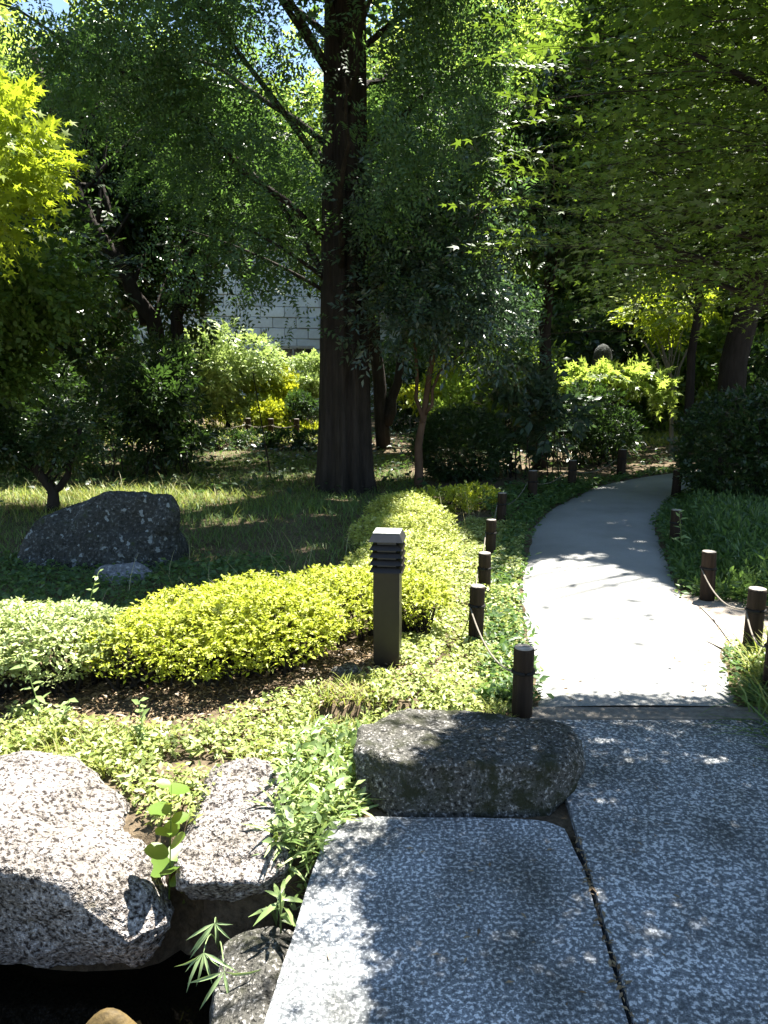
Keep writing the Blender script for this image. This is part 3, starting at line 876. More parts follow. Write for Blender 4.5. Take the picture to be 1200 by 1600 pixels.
# ------------------------------------------------------------------ dawn redwood
rng = np.random.default_rng(11)
RB = np.array([-0.58, 10.72, 0.0])
t = thing('redwood_tree', 'tall dawn redwood with thick fluted trunk in the middle of the lawn', 'tree', tuple(RB))
zs = np.array([-0.1, 0.12, 0.35, 0.7, 1.2, 2.0, 3.2, 4.5, 6.0, 8, 10, 13, 16, 19])
rs = np.array([0.44, 0.40, 0.375, 0.36, 0.345, 0.33, 0.315, 0.295, 0.27, 0.235, 0.2, 0.14, 0.08, 0.02])
pts = np.column_stack([0.012 * zs, 0 * zs, zs])
sides = 96
th = np.linspace(0, 2 * math.pi, sides, endpoint=False)
V = []
for i in range(len(zs)):
    w = 0.17 * math.exp(-zs[i] / 2.2) + 0.055
    f = 1 + w * (np.cos(5 * th + 0.6) * 0.5 + np.cos(9 * th + 2 + 0.1 * zs[i]) * 0.35) + 0.022 * np.abs(np.cos(8.5 * th + 0.3 * math.sin(zs[i] * 1.3))) + 0.016 * np.abs(np.sin(13 * th + 0.5 * math.sin(zs[i] * 2.1))) - 0.03 - 0.26 * math.exp(-zs[i] / 7) * np.exp(-((th - 4.95) / 0.13) ** 2) - 0.14 * np.exp(-((th - 4.1) / 0.10) ** 2)
    r_ = rs[i] * f
    V.append(np.column_stack([pts[i, 0] + np.cos(th) * r_, pts[i, 1] + np.sin(th) * r_, np.full(sides, zs[i])]))
# finer rings by interpolation
Vn = []
for i in range(len(V) - 1):
    for k in range(4):
        Vn.append(V[i] * (1 - k / 4) + V[i + 1] * (k / 4))
Vn.append(V[-1])
nr = len(Vn)
Vn = np.concatenate(Vn)
F = []
for i in range(nr - 1):
    for j in range(sides):
        k = (j + 1) % sides
        F.append((i * sides + j, i * sides + k, (i + 1) * sides + k, (i + 1) * sides + j))
link('trunk', tri_mesh('trunk', Vn, F, 'bark_red', True), t)
O, D, Ls = [], [], []
gold = 2.39996
nl = 46
for i in range(nl):
    z0 = 2.6 + 13.5 * (i / nl) ** 1.15
    az = i * gold + rng.normal() * 0.25
    reach = 3.9 * (1 - (z0 - 2.6) / 16.5) ** 0.8 * (0.75 + 0.4 * rng.random())
    cx, cy = math.cos(az), math.sin(az)
    reach *= 1.0 - 0.30 * max(0, cx) - 0.22 * max(0, -cy) + 0.18 * max(0, -cx)
    a = np.array([cx * 0.2, cy * 0.2, z0])
    rise = 0.62 + 0.2 * rng.random()
    mid = np.array([cx * reach * 0.55, cy * reach * 0.55, z0 + reach * rise * 0.62])
    end = np.array([cx * reach, cy * reach, z0 + reach * rise * 0.75])
    cv = curve(a, mid, end, 9)
    cv[2:-1] += rng.normal(size=(6, 3)) * 0.04
    V, F = tube(cv, np.linspace(0.046 * (1 - 0.5 * i / nl) + 0.008, 0.008, 9), 7)
    if z0 < 7.5:
        link('limb', tri_mesh('limb', V, F, 'bark_red', True), t)
    else:
        link('limb', tri_mesh('limb', V, F, 'bark_red', True), t)
    near = z0 < 7.0
    m_ = int((470 if near else 130) * reach / 3.0) + 12
    tt = 0.22 + 0.8 * rng.random(m_) ** 0.8
    q = np.array([[np.interp(s_, np.linspace(0, 1, 9), cv[:, k]) for k in range(3)] for s_ in np.clip(tt, 0, 1)])
    side = np.array([-cy, cx, 0.0])
    ln = rng.normal(size=m_) * 0.42 * (0.5 + reach / 4)
    drop = -np.abs(rng.normal(size=m_)) * 0.45
    o_ = q + side * ln[:, None] + np.array([0, 0, 1.0]) * drop[:, None] + rng.normal(size=(m_, 3)) * 0.08
    d_ = np.sign(ln)[:, None] * side * (0.4 + rng.random((m_, 1))) + np.array([cx, cy, 0]) * rng.random((m_, 1)) * 1.2 + np.array([0, 0, -0.55]) + rng.normal(size=(m_, 3)) * 0.3
    O.append(o_); D.append(d_); Ls.append(np.full(m_, 1.0 if near else 1.9))
# long high boughs on the camera side, unseen, added to shade the lawn
for i in range(16):
    z0 = 5.2 + 4.2 * i / 16
    ex, ey, ez = -2.6 + 5.4 * ((i * 0.618) % 1), -4.6 + 2.6 * ((i * 0.37) % 1), 7.2 + 2.6 * ((i * 0.71) % 1)
    cv = curve((0.05, -0.2, z0), (ex * 0.5, ey * 0.45, z0 + 0.7 * (ez - z0) + 0.6), (ex, ey, ez), 9)
    V, F = tube(cv, np.linspace(0.04, 0.010, 9), 7)
    link('limb', tri_mesh('limb', V, F, 'bark_red', True), t)
    m_ = 190
    tt = 0.35 + 0.65 * rng.random(m_)
    q = np.array([[np.interp(s_, np.linspace(0, 1, 9), cv[:, k]) for k in range(3)] for s_ in tt])
    O.append(q + rng.normal(size=(m_, 3)) * np.array([0.65, 0.65, 0.3])); D.append(rng.normal(size=(m_, 3)) + np.array([0, -0.3, -0.5])); Ls.append(np.full(m_, 1.9))
# drooping low sprays left of the trunk
m_ = 760
O.append(np.column_stack([rng.normal(-1.35, 0.5, m_), rng.normal(-0.3, 0.5, m_), rng.normal(3.12, 0.27, m_)])); D.append(rng.normal(size=(m_, 3)) + np.array([-0.5, -0.2, -0.7])); Ls.append(np.full(m_, 1.0))
# short shoots on the trunk
m_ = 240
az = rng.random(m_) * 6.28; zz = 3.2 + rng.random(m_) * 4.2
O.append(np.column_stack([np.cos(az) * 0.33, np.sin(az) * 0.33, zz])); D.append(np.column_stack([np.cos(az), np.sin(az), -0.5 + 0 * az])); Ls.append(np.full(m_, 1.0))
for a_, e_ in (((-0.2, 0, 2.75), (-2.0, -0.4, 3.5)), ((-0.2, -0.1, 2.9), (-1.5, -0.7, 3.6))):
    V, F = tube(curve(a_, (np.array(a_) + e_) / 2 + np.array([0, 0, 0.15]), e_, 8), np.linspace(0.03, 0.008, 8), 6)
    link('limb', tri_mesh('limb', V, F, 'bark_red', True), t)
O, D, Ls = np.concatenate(O) + RB, np.concatenate(D), np.concatenate(Ls)
k = (np.abs(O[:, 0] - RB[0]) < 0.42) & (O[:, 1] < RB[1]) & (O[:, 2] < 6.6) & (rng.random(len(O)) < 0.74)
k |= (O[:, 0] < -0.40 * O[:, 1]) & (O[:, 2] < 7) & (rng.random(len(O)) < 0.8)
O, D, Ls = O[~k], D[~k], Ls[~k]
K = 6
P, A, N = sprays(rng, O, D, 0.42 * Ls, K, 55, 0.55, 0.3)
sz = np.tile(Ls, K) * 0.18 * (0.7 + 0.5 * rng.random(len(P)))
nearm = np.tile(Ls, K) < 1.5
k = keep_mask(rng, P, 0.06, 0.008)
P, A, N, sz, nearm = P[k], A[k], N[k], sz[k], nearm[k]
V1 = scatter(T_frond(4, 0.27), P[nearm], A[nearm], N[nearm], sz[nearm])
V2 = scatter(T_frond(3, 0.34), P[~nearm], A[~nearm], N[~nearm], sz[~nearm])
V, F = merge([V1, V2])
link('crown', tri_mesh('crown', V - RB, F, 'leaf_redwood'), t)

# ------------------------------------------------------------------ near maple on the right
rng = np.random.default_rng(21)
MB = np.array([2.95, 3.6, 0.0])
n = 9500
O = np.column_stack([0.62 + 2.6 * rng.random(n), 2.05 + 2.5 * rng.random(n), 1.95 + 2.3 * rng.random(n) ** 1.15])
# uneven lower and left outline, layered
zl = 1.92 + 0.22 * np.sin(O[:, 0] * 5 + O[:, 1] * 3) + 0.10 * (O[:, 0] < 1.0)
O = O[(O[:, 2] > zl) & (O[:, 0] > 0.295 * O[:, 1] + 0.05 * np.sin(O[:, 2] * 9) - 0.04)]
O[:, 2] = np.round((O[:, 2] + 0.22 * O[:, 0]) / 0.19) * 0.19 - 0.22 * O[:, 0] + rng.normal(size=len(O)) * 0.055
D = unit(O - (MB + np.array([0.3, 0.2, 2.0]))) * np.array([1, 0.8, 0.3]) + rng.normal(size=O.shape) * np.array([0.25, 0.35, 0.1]) + np.array([-0.2, 0, -0.05])
# arching tips reaching out to the left over the path edge
seen = (O[:, 0] * 1170 / O[:, 1] < 690) & ((O[:, 2] - 1.6) / O[:, 1] < 0.55)
k = seen | (rng.random(len(O)) < 0.6)
O, D, seen = O[k], D[k], seen[k]
tips_o, tips_d = [], []
for (x, y, z, l) in [(0.90, 3.1, 2.28, 0.62), (0.88, 3.05, 2.42, 0.7), (0.90, 3.1, 2.20, 0.45), (0.84, 3.0, 2.10, 0.12), (0.90, 3.15, 2.62, 0.1), (0.86, 3.0, 2.72, 0.3), (0.95, 3.2, 2.85, 0.2), (0.92, 3.1, 2.36, 0.2), (0.88, 2.95, 2.55, 0.4), (0.90, 3.0, 3.0, 0.5), (0.86, 3.0, 2.16, 0.3)]:
    for s in range(3):
        tips_o.append((x + 0.10 * s * (1 if s < 2 else 0.5), y + 0.09 * (s - 1), z + 0.04 * rng.normal()))
        tips_d.append((-1.0, 0.1 * rng.normal(), l + 0.06 * rng.normal()))
tips_o = np.array(tips_o); tips_d = np.array(tips_d)
t = thing('maple_tree', 'green maple spreading dense layered branches over the path and slab', 'tree', tuple(MB))
tr = np.array([(2.95, 3.6, -0.1), (2.9, 3.6, 0.7), (2.75, 3.55, 1.5), (2.55, 3.5, 2.3), (2.3, 3.4, 3.2), (2.2, 3.3, 4.0)])
V, F = tube(tr, [0.17, 0.14, 0.12, 0.1, 0.07, 0.03], 12)
link('trunk', tri_mesh('trunk', V - MB, F, 'bark_dark', True), t)
for i in range(16):
    z = 1.3 + 2.3 * i / 16
    a = np.array([np.interp(z, tr[:, 2], tr[:, 0]), np.interp(z, tr[:, 2], tr[:, 1]), z])
    e = np.array([0.95 + 1.0 * rng.random(), 2.2 + 2.1 * rng.random(), 2.0 + 1.9 * i / 16 + 0.2 * rng.random()])
    V, F = tube(curve(a, (a + e) / 2 + np.array([0, 0, 0.25]), e, 9), np.linspace(0.035, 0.006, 9), 6)
    link('limb', tri_mesh('limb', V - MB, F, 'bark_dark', True), t)
K = 9
L1 = 0.30 * (0.7 + 0.6 * rng.random(len(O)))
P, A, N = sprays(rng, O, D, L1, K, 55, 0.85, 0.28)
L2 = 0.56 * (0.8 + 0.4 * rng.random(len(tips_o)))
msz = np.tile(np.where(seen, 0.031, 0.052), K)
k = keep_mask(rng, P, 0.03, 0.01)
P, A, N, msz = P[k], A[k], N[k], msz[k]
P2, A2, N2 = sprays(rng, tips_o, tips_d, L2, 18, 55, 0.9, 0.3)
P, A, N = np.concatenate([P, P2]), np.concatenate([A, A2]), np.concatenate([N, N2])
msz = np.concatenate([msz, np.full(len(P2), 0.036)]) * (0.7 + 0.6 * rng.random(len(P)))
big = P[:, 0] * 1170 / P[:, 1] > 720
big |= (P[:, 2] - 1.6) / P[:, 1] > 0.56
V, F = merge([scatter(T_maple(5), P[~big], A[~big], N[~big], msz[~big]), scatter(T_diamond(0.5), P[big], A[big], N[big], msz[big])])
link('crown', tri_mesh('crown', V - MB, F, 'leaf_maple'), t)
tw = []
for o_, d_, l_ in list(zip(O[::11], unit(D)[::11], L1[::11])) + list(zip(tips_o, unit(tips_d), L2)):
    e = o_ + d_ * l_ - np.array([0, 0, 0.18 * l_])
    tw.append(tube(curve(o_ - d_ * 0.25, o_ + d_ * l_ * 0.5, e, 4), np.linspace(0.0022, 0.0008, 4), 3, cap=False))
V, F = merge(tw)
link('twigs', tri_mesh('twigs', V - MB, F, 'bark_dark'), t)

# ------------------------------------------------------------------ other trees
def column(base, top, r0, r1, n=7, wob=0.05, seed=0, mids=None):
    rng = np.random.default_rng(seed)
    pts = [base] + (mids or []) + [top]
    pts = resample(np.array(pts, float), n) if len(pts) > 2 else np.linspace(base, top, n)
    pts = np.array(pts); pts[1:-1] += rng.normal(size=(n - 2, 3)) * wob
    return pts, np.linspace(r0, r1, n)

LEAF, DIA, MAP = T_leaf(0.2), T_diamond(0.24), T_maple(5)
# crape myrtle like slender tree in front of the redwood
tr1 = column((0.5, 11.0, -0.05), (0.85, 10.6, 4.2), 0.07, 0.025, 9, 0.02, 1, [(0.53, 10.95, 0.6), (0.58, 10.9, 1.1), (0.74, 10.75, 2.3)])
tr2 = column((0.56, 10.9, 0.95), (0.35, 10.4, 3.4), 0.035, 0.016, 7, 0.02, 2, [(0.48, 10.85, 1.6)])
tr3 = column((0.58, 10.9, 1.05), (1.7, 10.5, 2.8), 0.028, 0.012, 7, 0.03, 3, [(0.85, 10.8, 1.7)])
rc = np.random.default_rng(5)
cl = make_clumps(rc, (0.75, 10.3, 3.35), (1.25, 1.0, 1.45), 26, 0.34) + [(1.45, 10.3, 2.35, 0.5, 0.5, 0.3), (1.25, 10.2, 2.0, 0.45, 0.4, 0.22), (1.7, 10.3, 1.95, 0.4, 0.4, 0.25), (-0.1, 10.0, 2.25, 0.45, 0.4, 0.3), (0.4, 9.9, 2.3, 0.5, 0.4, 0.3)]
tree('slender_tree', 'slender tree with smooth tan trunk and blue green leaves beside the redwood', 'tree', (0.5, 11.0, 0),
     [tr1[0], tr2[0], tr3[0]], [tr1[1], tr2[1], tr3[1]], cl, 'leaf_blue', LEAF, 0.095, 2400, 9, 0.32, 'bark_tan', 31, limb_r=0.022, start=0.45)

# left: multi-stemmed dark tree with a leaning stem
a1 = column((-3.9, 14.5, -0.1), (-6.1, 14.2, 7.2), 0.20, 0.07, 11, 0.04, 4, [(-4.15, 14.5, 1.4), (-4.35, 14.5, 2.6), (-5.0, 14.4, 3.7), (-5.6, 14.3, 5.2)])
a2 = column((-4.0, 14.6, 1.0), (-3.3, 14.8, 6.2), 0.15, 0.06, 9, 0.05, 5, [(-3.95, 14.7, 2.5), (-3.6, 14.8, 4.2)])
a3 = column((-4.5, 14.5, 2.6), (-5.6, 14.9, 6.5), 0.10, 0.04, 7, 0.05, 6, [(-5.1, 14.7, 4.4)])
rc = np.random.default_rng(6)
cl = make_clumps(rc, (-5.2, 15.9, 6.0), (2.9, 1.6, 2.4), 36, 0.30) + make_clumps(rc, (-4.6, 15.6, 3.2), (1.8, 1.0, 0.9), 14, 0.34) + make_clumps(rc, (-2.3, 15.0, 5.3), (1.5, 1.0, 1.3), 14, 0.36) + [(-1.9, 14.6, 3.9, 0.6, 0.5, 0.3), (-2.6, 14.8, 4.0, 0.6, 0.5, 0.3), (-3.2, 14.8, 3.7, 0.5, 0.5, 0.3)]
tree('leaning_tree', 'dark tree with leaning forked stems left of the redwood', 'tree', (-3.9, 14.5, 0), [a1[0], a2[0], a3[0]], [a1[1], a2[1], a3[1]],
     cl, 'leaf_dark', DIA, 0.14, 5200, 10, 0.45, 'bark_dark', 32, limb_r=0.045)
# left: taller dark evergreen near the edge
b1 = column((-7.2, 11.6, -0.1), (-6.9, 11.4, 4.6), 0.2, 0.07, 9, 0.05, 7)
rc = np.random.default_rng(7)
cl = make_clumps(rc, (-6.6, 11.4, 3.5), (2.3, 1.6, 1.8), 34, 0.34)
tree('evergreen_tree', 'dark dense evergreen tree at the left edge behind the clipped tree', 'tree', (-7.2, 11.6, 0), [b1[0]], [b1[1]], cl, 'leaf_dark', DIA, 0.13, 4600, 10, 0.42, 'bark_dark', 33, limb_r=0.04)
# left near maple with yellow lit branch
c1 = column((-4.9, 6.2, -0.1), (-4.3, 6.0, 3.6), 0.10, 0.04, 9, 0.03, 8)
rc = np.random.default_rng(8)
cl = [(-2.95, 6.0, 3.45, 0.42, 0.4, 0.22), (-2.75, 5.9, 3.2, 0.28, 0.3, 0.15), (-3.1, 6.0, 3.05, 0.4, 0.4, 0.2), (-3.0, 5.9, 2.82, 0.28, 0.35, 0.15), (-3.9, 6.0, 3.5, 0.6, 0.5, 0.3)]
tree('yellow_maple', 'small tree with glowing yellow green leaves entering from the left edge', 'tree', (-4.9, 6.2, 0), [c1[0]], [c1[1]], cl, 'leaf_maple_y', MAP, 0.07, 620, 9, 0.28, 'bark_dark', 34, carve=False, limb_r=0.018)
d1 = column((-5.6, 8.0, -0.1), (-4.9, 8.0, 3.4), 0.09, 0.03, 9, 0.03, 9)  # yellow maple's shaded lower crown, built as a separate darker tree
rc = np.random.default_rng(9)
cl = make_clumps(rc, (-4.3, 8.0, 2.35), (1.35, 0.9, 0.85), 30, 0.36, 0.5)
tree('shaded_maple_crown', 'darker tree standing in for the shaded lower crown of the yellow maple', 'tree', (-5.6, 8.0, 0), [d1[0]], [d1[1]], cl, 'leaf_maple', T_diamond(0.34), 0.07, 2600, 9, 0.28, 'bark_dark', 35, limb_r=0.015)
# clipped small tree with forked trunk
e1 = column((-4.05, 8.9, -0.1), (-4.35, 8.8, 1.0), 0.10, 0.03, 7, 0.02, 10, [(-4.0, 8.9, 0.25)])
e2 = column((-4.02, 8.9, 0.2), (-3.6, 8.9, 1.0), 0.055, 0.025, 7, 0.02, 11, [(-3.8, 8.9, 0.42)])
rc = np.random.default_rng(10)
cl = make_clumps(rc, (-4.15, 8.85, 0.98), (0.78, 0.65, 0.36), 18, 0.4, 0.7)
tree('clipped_tree', 'low dark clipped tree with forked trunk behind the lichen spotted stone', 'tree', (-4.05, 8.9, 0), [e1[0], e2[0]], [e1[1], e2[1]], cl, 'leaf_dark', DIA, 0.06, 1300, 9, 0.2, 'bark_dark', 36, carve=False, limb_r=0.015)
# twin grey trunks behind the redwood
f1 = column((0.0, 16.6, -0.1), (-0.5, 16.6, 6.5), 0.17, 0.07, 9, 0.03, 12)
f2 = column((0.05, 16.6, 0.6), (0.9, 16.5, 5.0), 0.13, 0.05, 9, 0.03, 13, [(0.35, 16.6, 2.0)])
rc = np.random.default_rng(11)
cl = make_clumps(rc, (0.4, 17.0, 6.0), (3.0, 2.2, 3.0), 34, 0.30)
tree('forked_tree', 'grey forked tree seen just right of the redwood trunk', 'tree', (0, 16.6, 0), [f1[0], f2[0]], [f1[1], f2[1]], cl, 'leaf_mid', DIA, 0.15, 3600, 10, 0.45, 'bark_dark', 37, limb_r=0.05)
# right: leaning thick trunk
g1 = column((5.45, 12.2, -0.1), (6.6, 12.6, 8.5), 0.24, 0.10, 10, 0.03, 14)
rc = np.random.default_rng(12)
cl = make_clumps(rc, (5.6, 12.9, 6.6), (3.2, 2.4, 3.0), 44, 0.30)
tree('shade_tree', 'tree with thick dark leaning trunk behind the round clipped shrub', 'tree', (5.45, 12.2, 0), [g1[0]], [g1[1]], cl, 'leaf_mid', DIA, 0.14, 5200, 10, 0.45, 'bark_dark', 38, limb_r=0.06)
h1 = column((5.15, 12.7, -0.1), (5.2, 12.9, 5.5), 0.085, 0.04, 9, 0.02, 15)
rc = np.random.default_rng(13)
cl = make_clumps(rc, (5.0, 13.2, 4.4), (1.8, 1.4, 1.3), 18, 0.34)
tree('thin_tree', 'thin straight dark trunk left of the thick leaning trunk', 'tree', (5.15, 12.7, 0), [h1[0]], [h1[1]], cl, 'leaf_dark', DIA, 0.12, 1600, 9, 0.4, 'bark_dark', 39, limb_r=0.025)
# tree outside the right edge shading the herbs
i1 = column((7.6, 10.2, -0.1), (7.2, 10.0, 7.0), 0.2, 0.08, 9, 0.03, 16)
rc = np.random.default_rng(14)
cl = make_clumps(rc, (5.5, 10.0, 6.1), (3.0, 2.7, 1.8), 40, 0.30) + make_clumps(rc, (3.0, 9.0, 7.3), (2.4, 2.1, 0.9), 26, 0.36)  # second clump group is added overhead, out of view, to shade the path
tree('tall_shade_tree', 'tall tree crown above the right edge over the feathery herbs', 'tree', (7.6, 10.2, 0), [i1[0]], [i1[1]], cl, 'leaf_mid', DIA, 0.15, 7000, 10, 0.45, 'bark_dark', 40, limb_r=0.05, nmax=66)
# dark evergreen over the path, behind the maple tips
i2 = column((2.75, 13.2, -0.1), (2.7, 12.6, 6.5), 0.13, 0.05, 9, 0.03, 21)
rc = np.random.default_rng(19)
cl = make_clumps(rc, (2.7, 12.0, 5.0), (1.8, 1.6, 2.0), 34, 0.32)
tree('dark_evergreen', 'dark evergreen over the path seen behind the lit maple tips', 'tree', (2.75, 13.2, 0), [i2[0]], [i2[1]], cl, 'leaf_dark', DIA, 0.12, 2700, 10, 0.4, 'bark_dark', 45, limb_r=0.035)
# sunlit sapling with pale stems
j1 = column((6.1, 16.0, -0.1), (5.6, 16.0, 3.0), 0.05, 0.02, 8, 0.03, 17, [(6.12, 16, 0.8), (6.0, 16, 1.8)])
j2 = column((6.1, 16.0, 1.2), (6.7, 16.0, 3.1), 0.035, 0.015, 7, 0.03, 18, [(6.35, 16, 2.1)])
j3 = column((6.1, 16.0, 1.0), (5.2, 16.0, 2.5), 0.03, 0.012, 7, 0.03, 19, [(5.7, 16, 1.9)])
rc = np.random.default_rng(15)
cl = make_clumps(rc, (5.75, 16.0, 2.95), (0.95, 0.6, 0.7), 16, 0.36, 0.5)
tree('sunlit_sapling', 'pale stemmed sapling with bright yellow green leaves beyond the path bend', 'tree', (6.1, 16, 0), [j1[0], j2[0], j3[0]], [j1[1], j2[1], j3[1]], cl, 'leaf_maple_y', LEAF, 0.13, 300, 8, 0.32, 'bark_pale', 41, carve=False, limb_r=0.015)
k1 = column((4.7, 15.0, -0.1), (4.7, 15.0, 1.5), 0.05, 0.02, 6, 0.03, 20)
cl = [(4.1, 15, 1.58, 0.45, 0.4, 0.14), (4.6, 14.9, 1.62, 0.4, 0.4, 0.12), (5.1, 14.9, 1.60, 0.4, 0.35, 0.12), (5.4, 14.8, 1.35, 0.3, 0.3, 0.14), (3.6, 15, 1.5, 0.3, 0.3, 0.1)]
tree('low_maple', 'low spreading maple with flat sunlit leaf layers over dark shrubs', 'tree', (4.7, 15, 0), [k1[0]], [k1[1]], cl, 'leaf_wood', MAP, 0.12, 210, 8, 0.3, 'bark_dark', 42, carve=False, limb_r=0.012)

# far tall trees of the wood (copies share their meshes)
def wood_tree(seed, leaf, label):
    rc = np.random.default_rng(seed)
    tr = column((0, 0, -0.2), (0.4 * rc.normal(), 0.4 * rc.normal(), 12.0), 0.28, 0.06, 9, 0.08, seed)
    cl = make_clumps(rc, (0, 0, 9.0), (4.2, 4.2, 6.2), 60, 0.24)
    return tree('wood_tree', label, 'tree', (0, 0, 0), [tr[0]], [tr[1]], cl, leaf, DIA, 0.22, 2500, 9, 0.7, 'bark_dark', seed, carve=False, limb_r=0.07, nmax=24, group='tall trees of the wood behind the garden')
LW = 'tall leafy tree in the wood filling the background'
protos = [wood_tree(101, 'leaf_wood', LW), wood_tree(102, 'leaf_mid', LW), wood_tree(103, 'leaf_wood', LW)]
spots = [(-13.5, 19, 0, 1.0), (-17, 26, 1, 1.15), (-11.5, 40, 2, 1.3), (-20, 36, 0, 1.4), (5.0, 30, 1, 1.1), (12.6, 17.5, 2, 0.95), (12.5, 21, 0, 1.1), (6.3, 25, 0, 1.1), (10.8, 28, 1, 1.2), (2.8, 37, 2, 1.3),
         (16, 30, 1, 1.3), (-2, 45, 0, 1.4), (7, 38, 2, 1.4), (11.5, 14.5, 1, 0.8), (-11.0, 13.5, 1, 0.85), (-24, 50, 2, 1.6), (18, 45, 0, 1.6), (-9, 55, 1, 1.6)]
first = set()
rc = np.random.default_rng(77)
for (x, y, k, s) in spots:
    if k not in first:
        first.add(k)
        o = protos[k]; o.location = (x, y, 0); o.scale = (s, s, s)
    else:
        copy_thing(protos[k], (x, y, 0), rc.random() * 6.28, s, LW)

# ------------------------------------------------------------------ shrubs
def shrub(name, label, clumps, leaf, T, size, n, K, L, seed, cat='shrub', stems=10, flat=0.5, up=0.2, shell=0.6, jit=0.45, ang=48, group=None, clipped=False):
    rng = np.random.default_rng(seed)
    C = np.array([c[:3] for c in clumps])
    bx, by = C[:, 0].mean(), C[:, 1].mean()
    off = np.array([bx, by, 0.0])
    t = thing(name, label, cat, tuple(off), 0, group)
    st = []
    for i in range(stems):
        c = clumps[rng.integers(len(clumps))]
        e = np.array(c[:3]) + np.array(c[3:6]) * rng.uniform(-0.6, 0.6, 3)
        b = np.array([c[0] + rng.uniform(-0.45, 0.45) * c[3], c[1] + rng.uniform(-0.45, 0.45) * c[4], float(ground_z(c[0], c[1])) - 0.03])
        st.append(tube(curve(b, (b + e) / 2 + rng.normal(size=3) * 0.03, e, 5), np.linspace(0.011, 0.003, 5), 4))
    V, F = merge(st)
    link('stems', tri_mesh('stems', V - off, F, 'bark_dark'), t)['kind'] = 'stuff'
    O, D = crown_sprays(rng, clumps, n, -up, shell)
    O = O - unit(D) * L * 0.4
    # keep only leaves not buried deep in a neighbouring mound
    P, A, N = sprays(rng, O, D, L * (0.7 + 0.6 * rng.random(len(O))), K, ang, flat, jit)
    k = P[:, 2] > ground_z(P[:, 0], P[:, 1]) + 0.02
    if clipped:                                   # sheared top: flat lying leaves, bare twiggy skirt
        A = A * np.array([1, 1, 0.35]) + rng.normal(size=A.shape) * 0.3
        N = np.array([0, -0.12, 1.0]) + rng.normal(size=N.shape) * 0.38
        zc = np.array([c[2] for c in clumps]).mean()
        k &= (P[:, 2] > zc - 0.02) | (rng.random(len(P)) < np.clip(0.20 + (P[:, 2] - zc + 0.12) * 3.0, 0.06, 1))
    P, A, N = P[k], A[k], N[k]
    V, F = scatter(T, P, A, N, size * (0.5 + 0.95 * rng.random(len(P))))
    link('foliage', tri_mesh('foliage', V - off, F, leaf), t)
    return t

S_AZ = T_leaf(0.24, 0.08, -0.04)
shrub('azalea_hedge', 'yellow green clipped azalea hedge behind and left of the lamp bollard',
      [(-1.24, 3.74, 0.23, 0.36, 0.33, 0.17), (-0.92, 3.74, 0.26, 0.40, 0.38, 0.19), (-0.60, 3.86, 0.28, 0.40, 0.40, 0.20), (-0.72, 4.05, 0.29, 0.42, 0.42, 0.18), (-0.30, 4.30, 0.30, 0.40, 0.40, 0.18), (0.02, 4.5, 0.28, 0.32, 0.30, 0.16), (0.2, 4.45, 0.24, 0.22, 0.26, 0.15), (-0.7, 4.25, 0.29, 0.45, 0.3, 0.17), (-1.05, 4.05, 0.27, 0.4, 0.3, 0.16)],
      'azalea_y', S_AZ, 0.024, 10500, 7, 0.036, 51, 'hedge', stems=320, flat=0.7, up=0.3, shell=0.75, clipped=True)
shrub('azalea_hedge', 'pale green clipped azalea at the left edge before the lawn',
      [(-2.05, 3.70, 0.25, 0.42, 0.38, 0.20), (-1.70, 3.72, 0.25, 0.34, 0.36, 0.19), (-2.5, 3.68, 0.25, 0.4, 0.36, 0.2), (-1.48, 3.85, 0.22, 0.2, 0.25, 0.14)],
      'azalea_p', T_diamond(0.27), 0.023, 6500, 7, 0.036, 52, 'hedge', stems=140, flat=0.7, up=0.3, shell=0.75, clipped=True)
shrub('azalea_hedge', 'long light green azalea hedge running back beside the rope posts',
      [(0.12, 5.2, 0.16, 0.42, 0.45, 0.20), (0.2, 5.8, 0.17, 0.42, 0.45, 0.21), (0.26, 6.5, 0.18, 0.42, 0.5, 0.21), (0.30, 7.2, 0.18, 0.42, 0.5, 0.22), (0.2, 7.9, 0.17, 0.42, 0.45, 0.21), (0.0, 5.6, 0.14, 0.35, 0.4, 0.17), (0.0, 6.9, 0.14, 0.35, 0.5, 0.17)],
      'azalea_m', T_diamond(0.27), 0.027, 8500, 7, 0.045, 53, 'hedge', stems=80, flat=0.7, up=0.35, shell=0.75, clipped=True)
shrub('azalea_hedge', 'small green azalea clump at the far end of the hedge by the slender tree',
      [(0.75, 9.0, 0.12, 0.45, 0.4, 0.16), (1.15, 9.3, 0.12, 0.35, 0.4, 0.16), (0.35, 8.7, 0.12, 0.35, 0.35, 0.15)], 'azalea_y', S_AZ, 0.035, 1100, 7, 0.06, 54, 'hedge', stems=24, flat=0.6, up=0.5)
rc = np.random.default_rng(61)
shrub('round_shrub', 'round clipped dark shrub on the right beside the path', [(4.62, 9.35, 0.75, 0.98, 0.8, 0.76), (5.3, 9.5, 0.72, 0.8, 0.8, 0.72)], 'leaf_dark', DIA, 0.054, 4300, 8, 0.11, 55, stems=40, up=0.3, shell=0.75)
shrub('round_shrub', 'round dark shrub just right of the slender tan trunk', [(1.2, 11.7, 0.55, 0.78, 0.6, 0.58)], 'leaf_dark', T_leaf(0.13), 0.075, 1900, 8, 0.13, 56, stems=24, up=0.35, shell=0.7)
shrub('large_leaved_shrub', 'dark shrub with large drooping leaves left of the path bend', make_clumps(rc, (2.35, 12.2, 1.05), (0.75, 0.6, 0.85), 14, 0.42), 'leaf_big', T_leaf(0.22), 0.17, 240, 7, 0.22, 57, stems=16, flat=0.75, up=0.0)
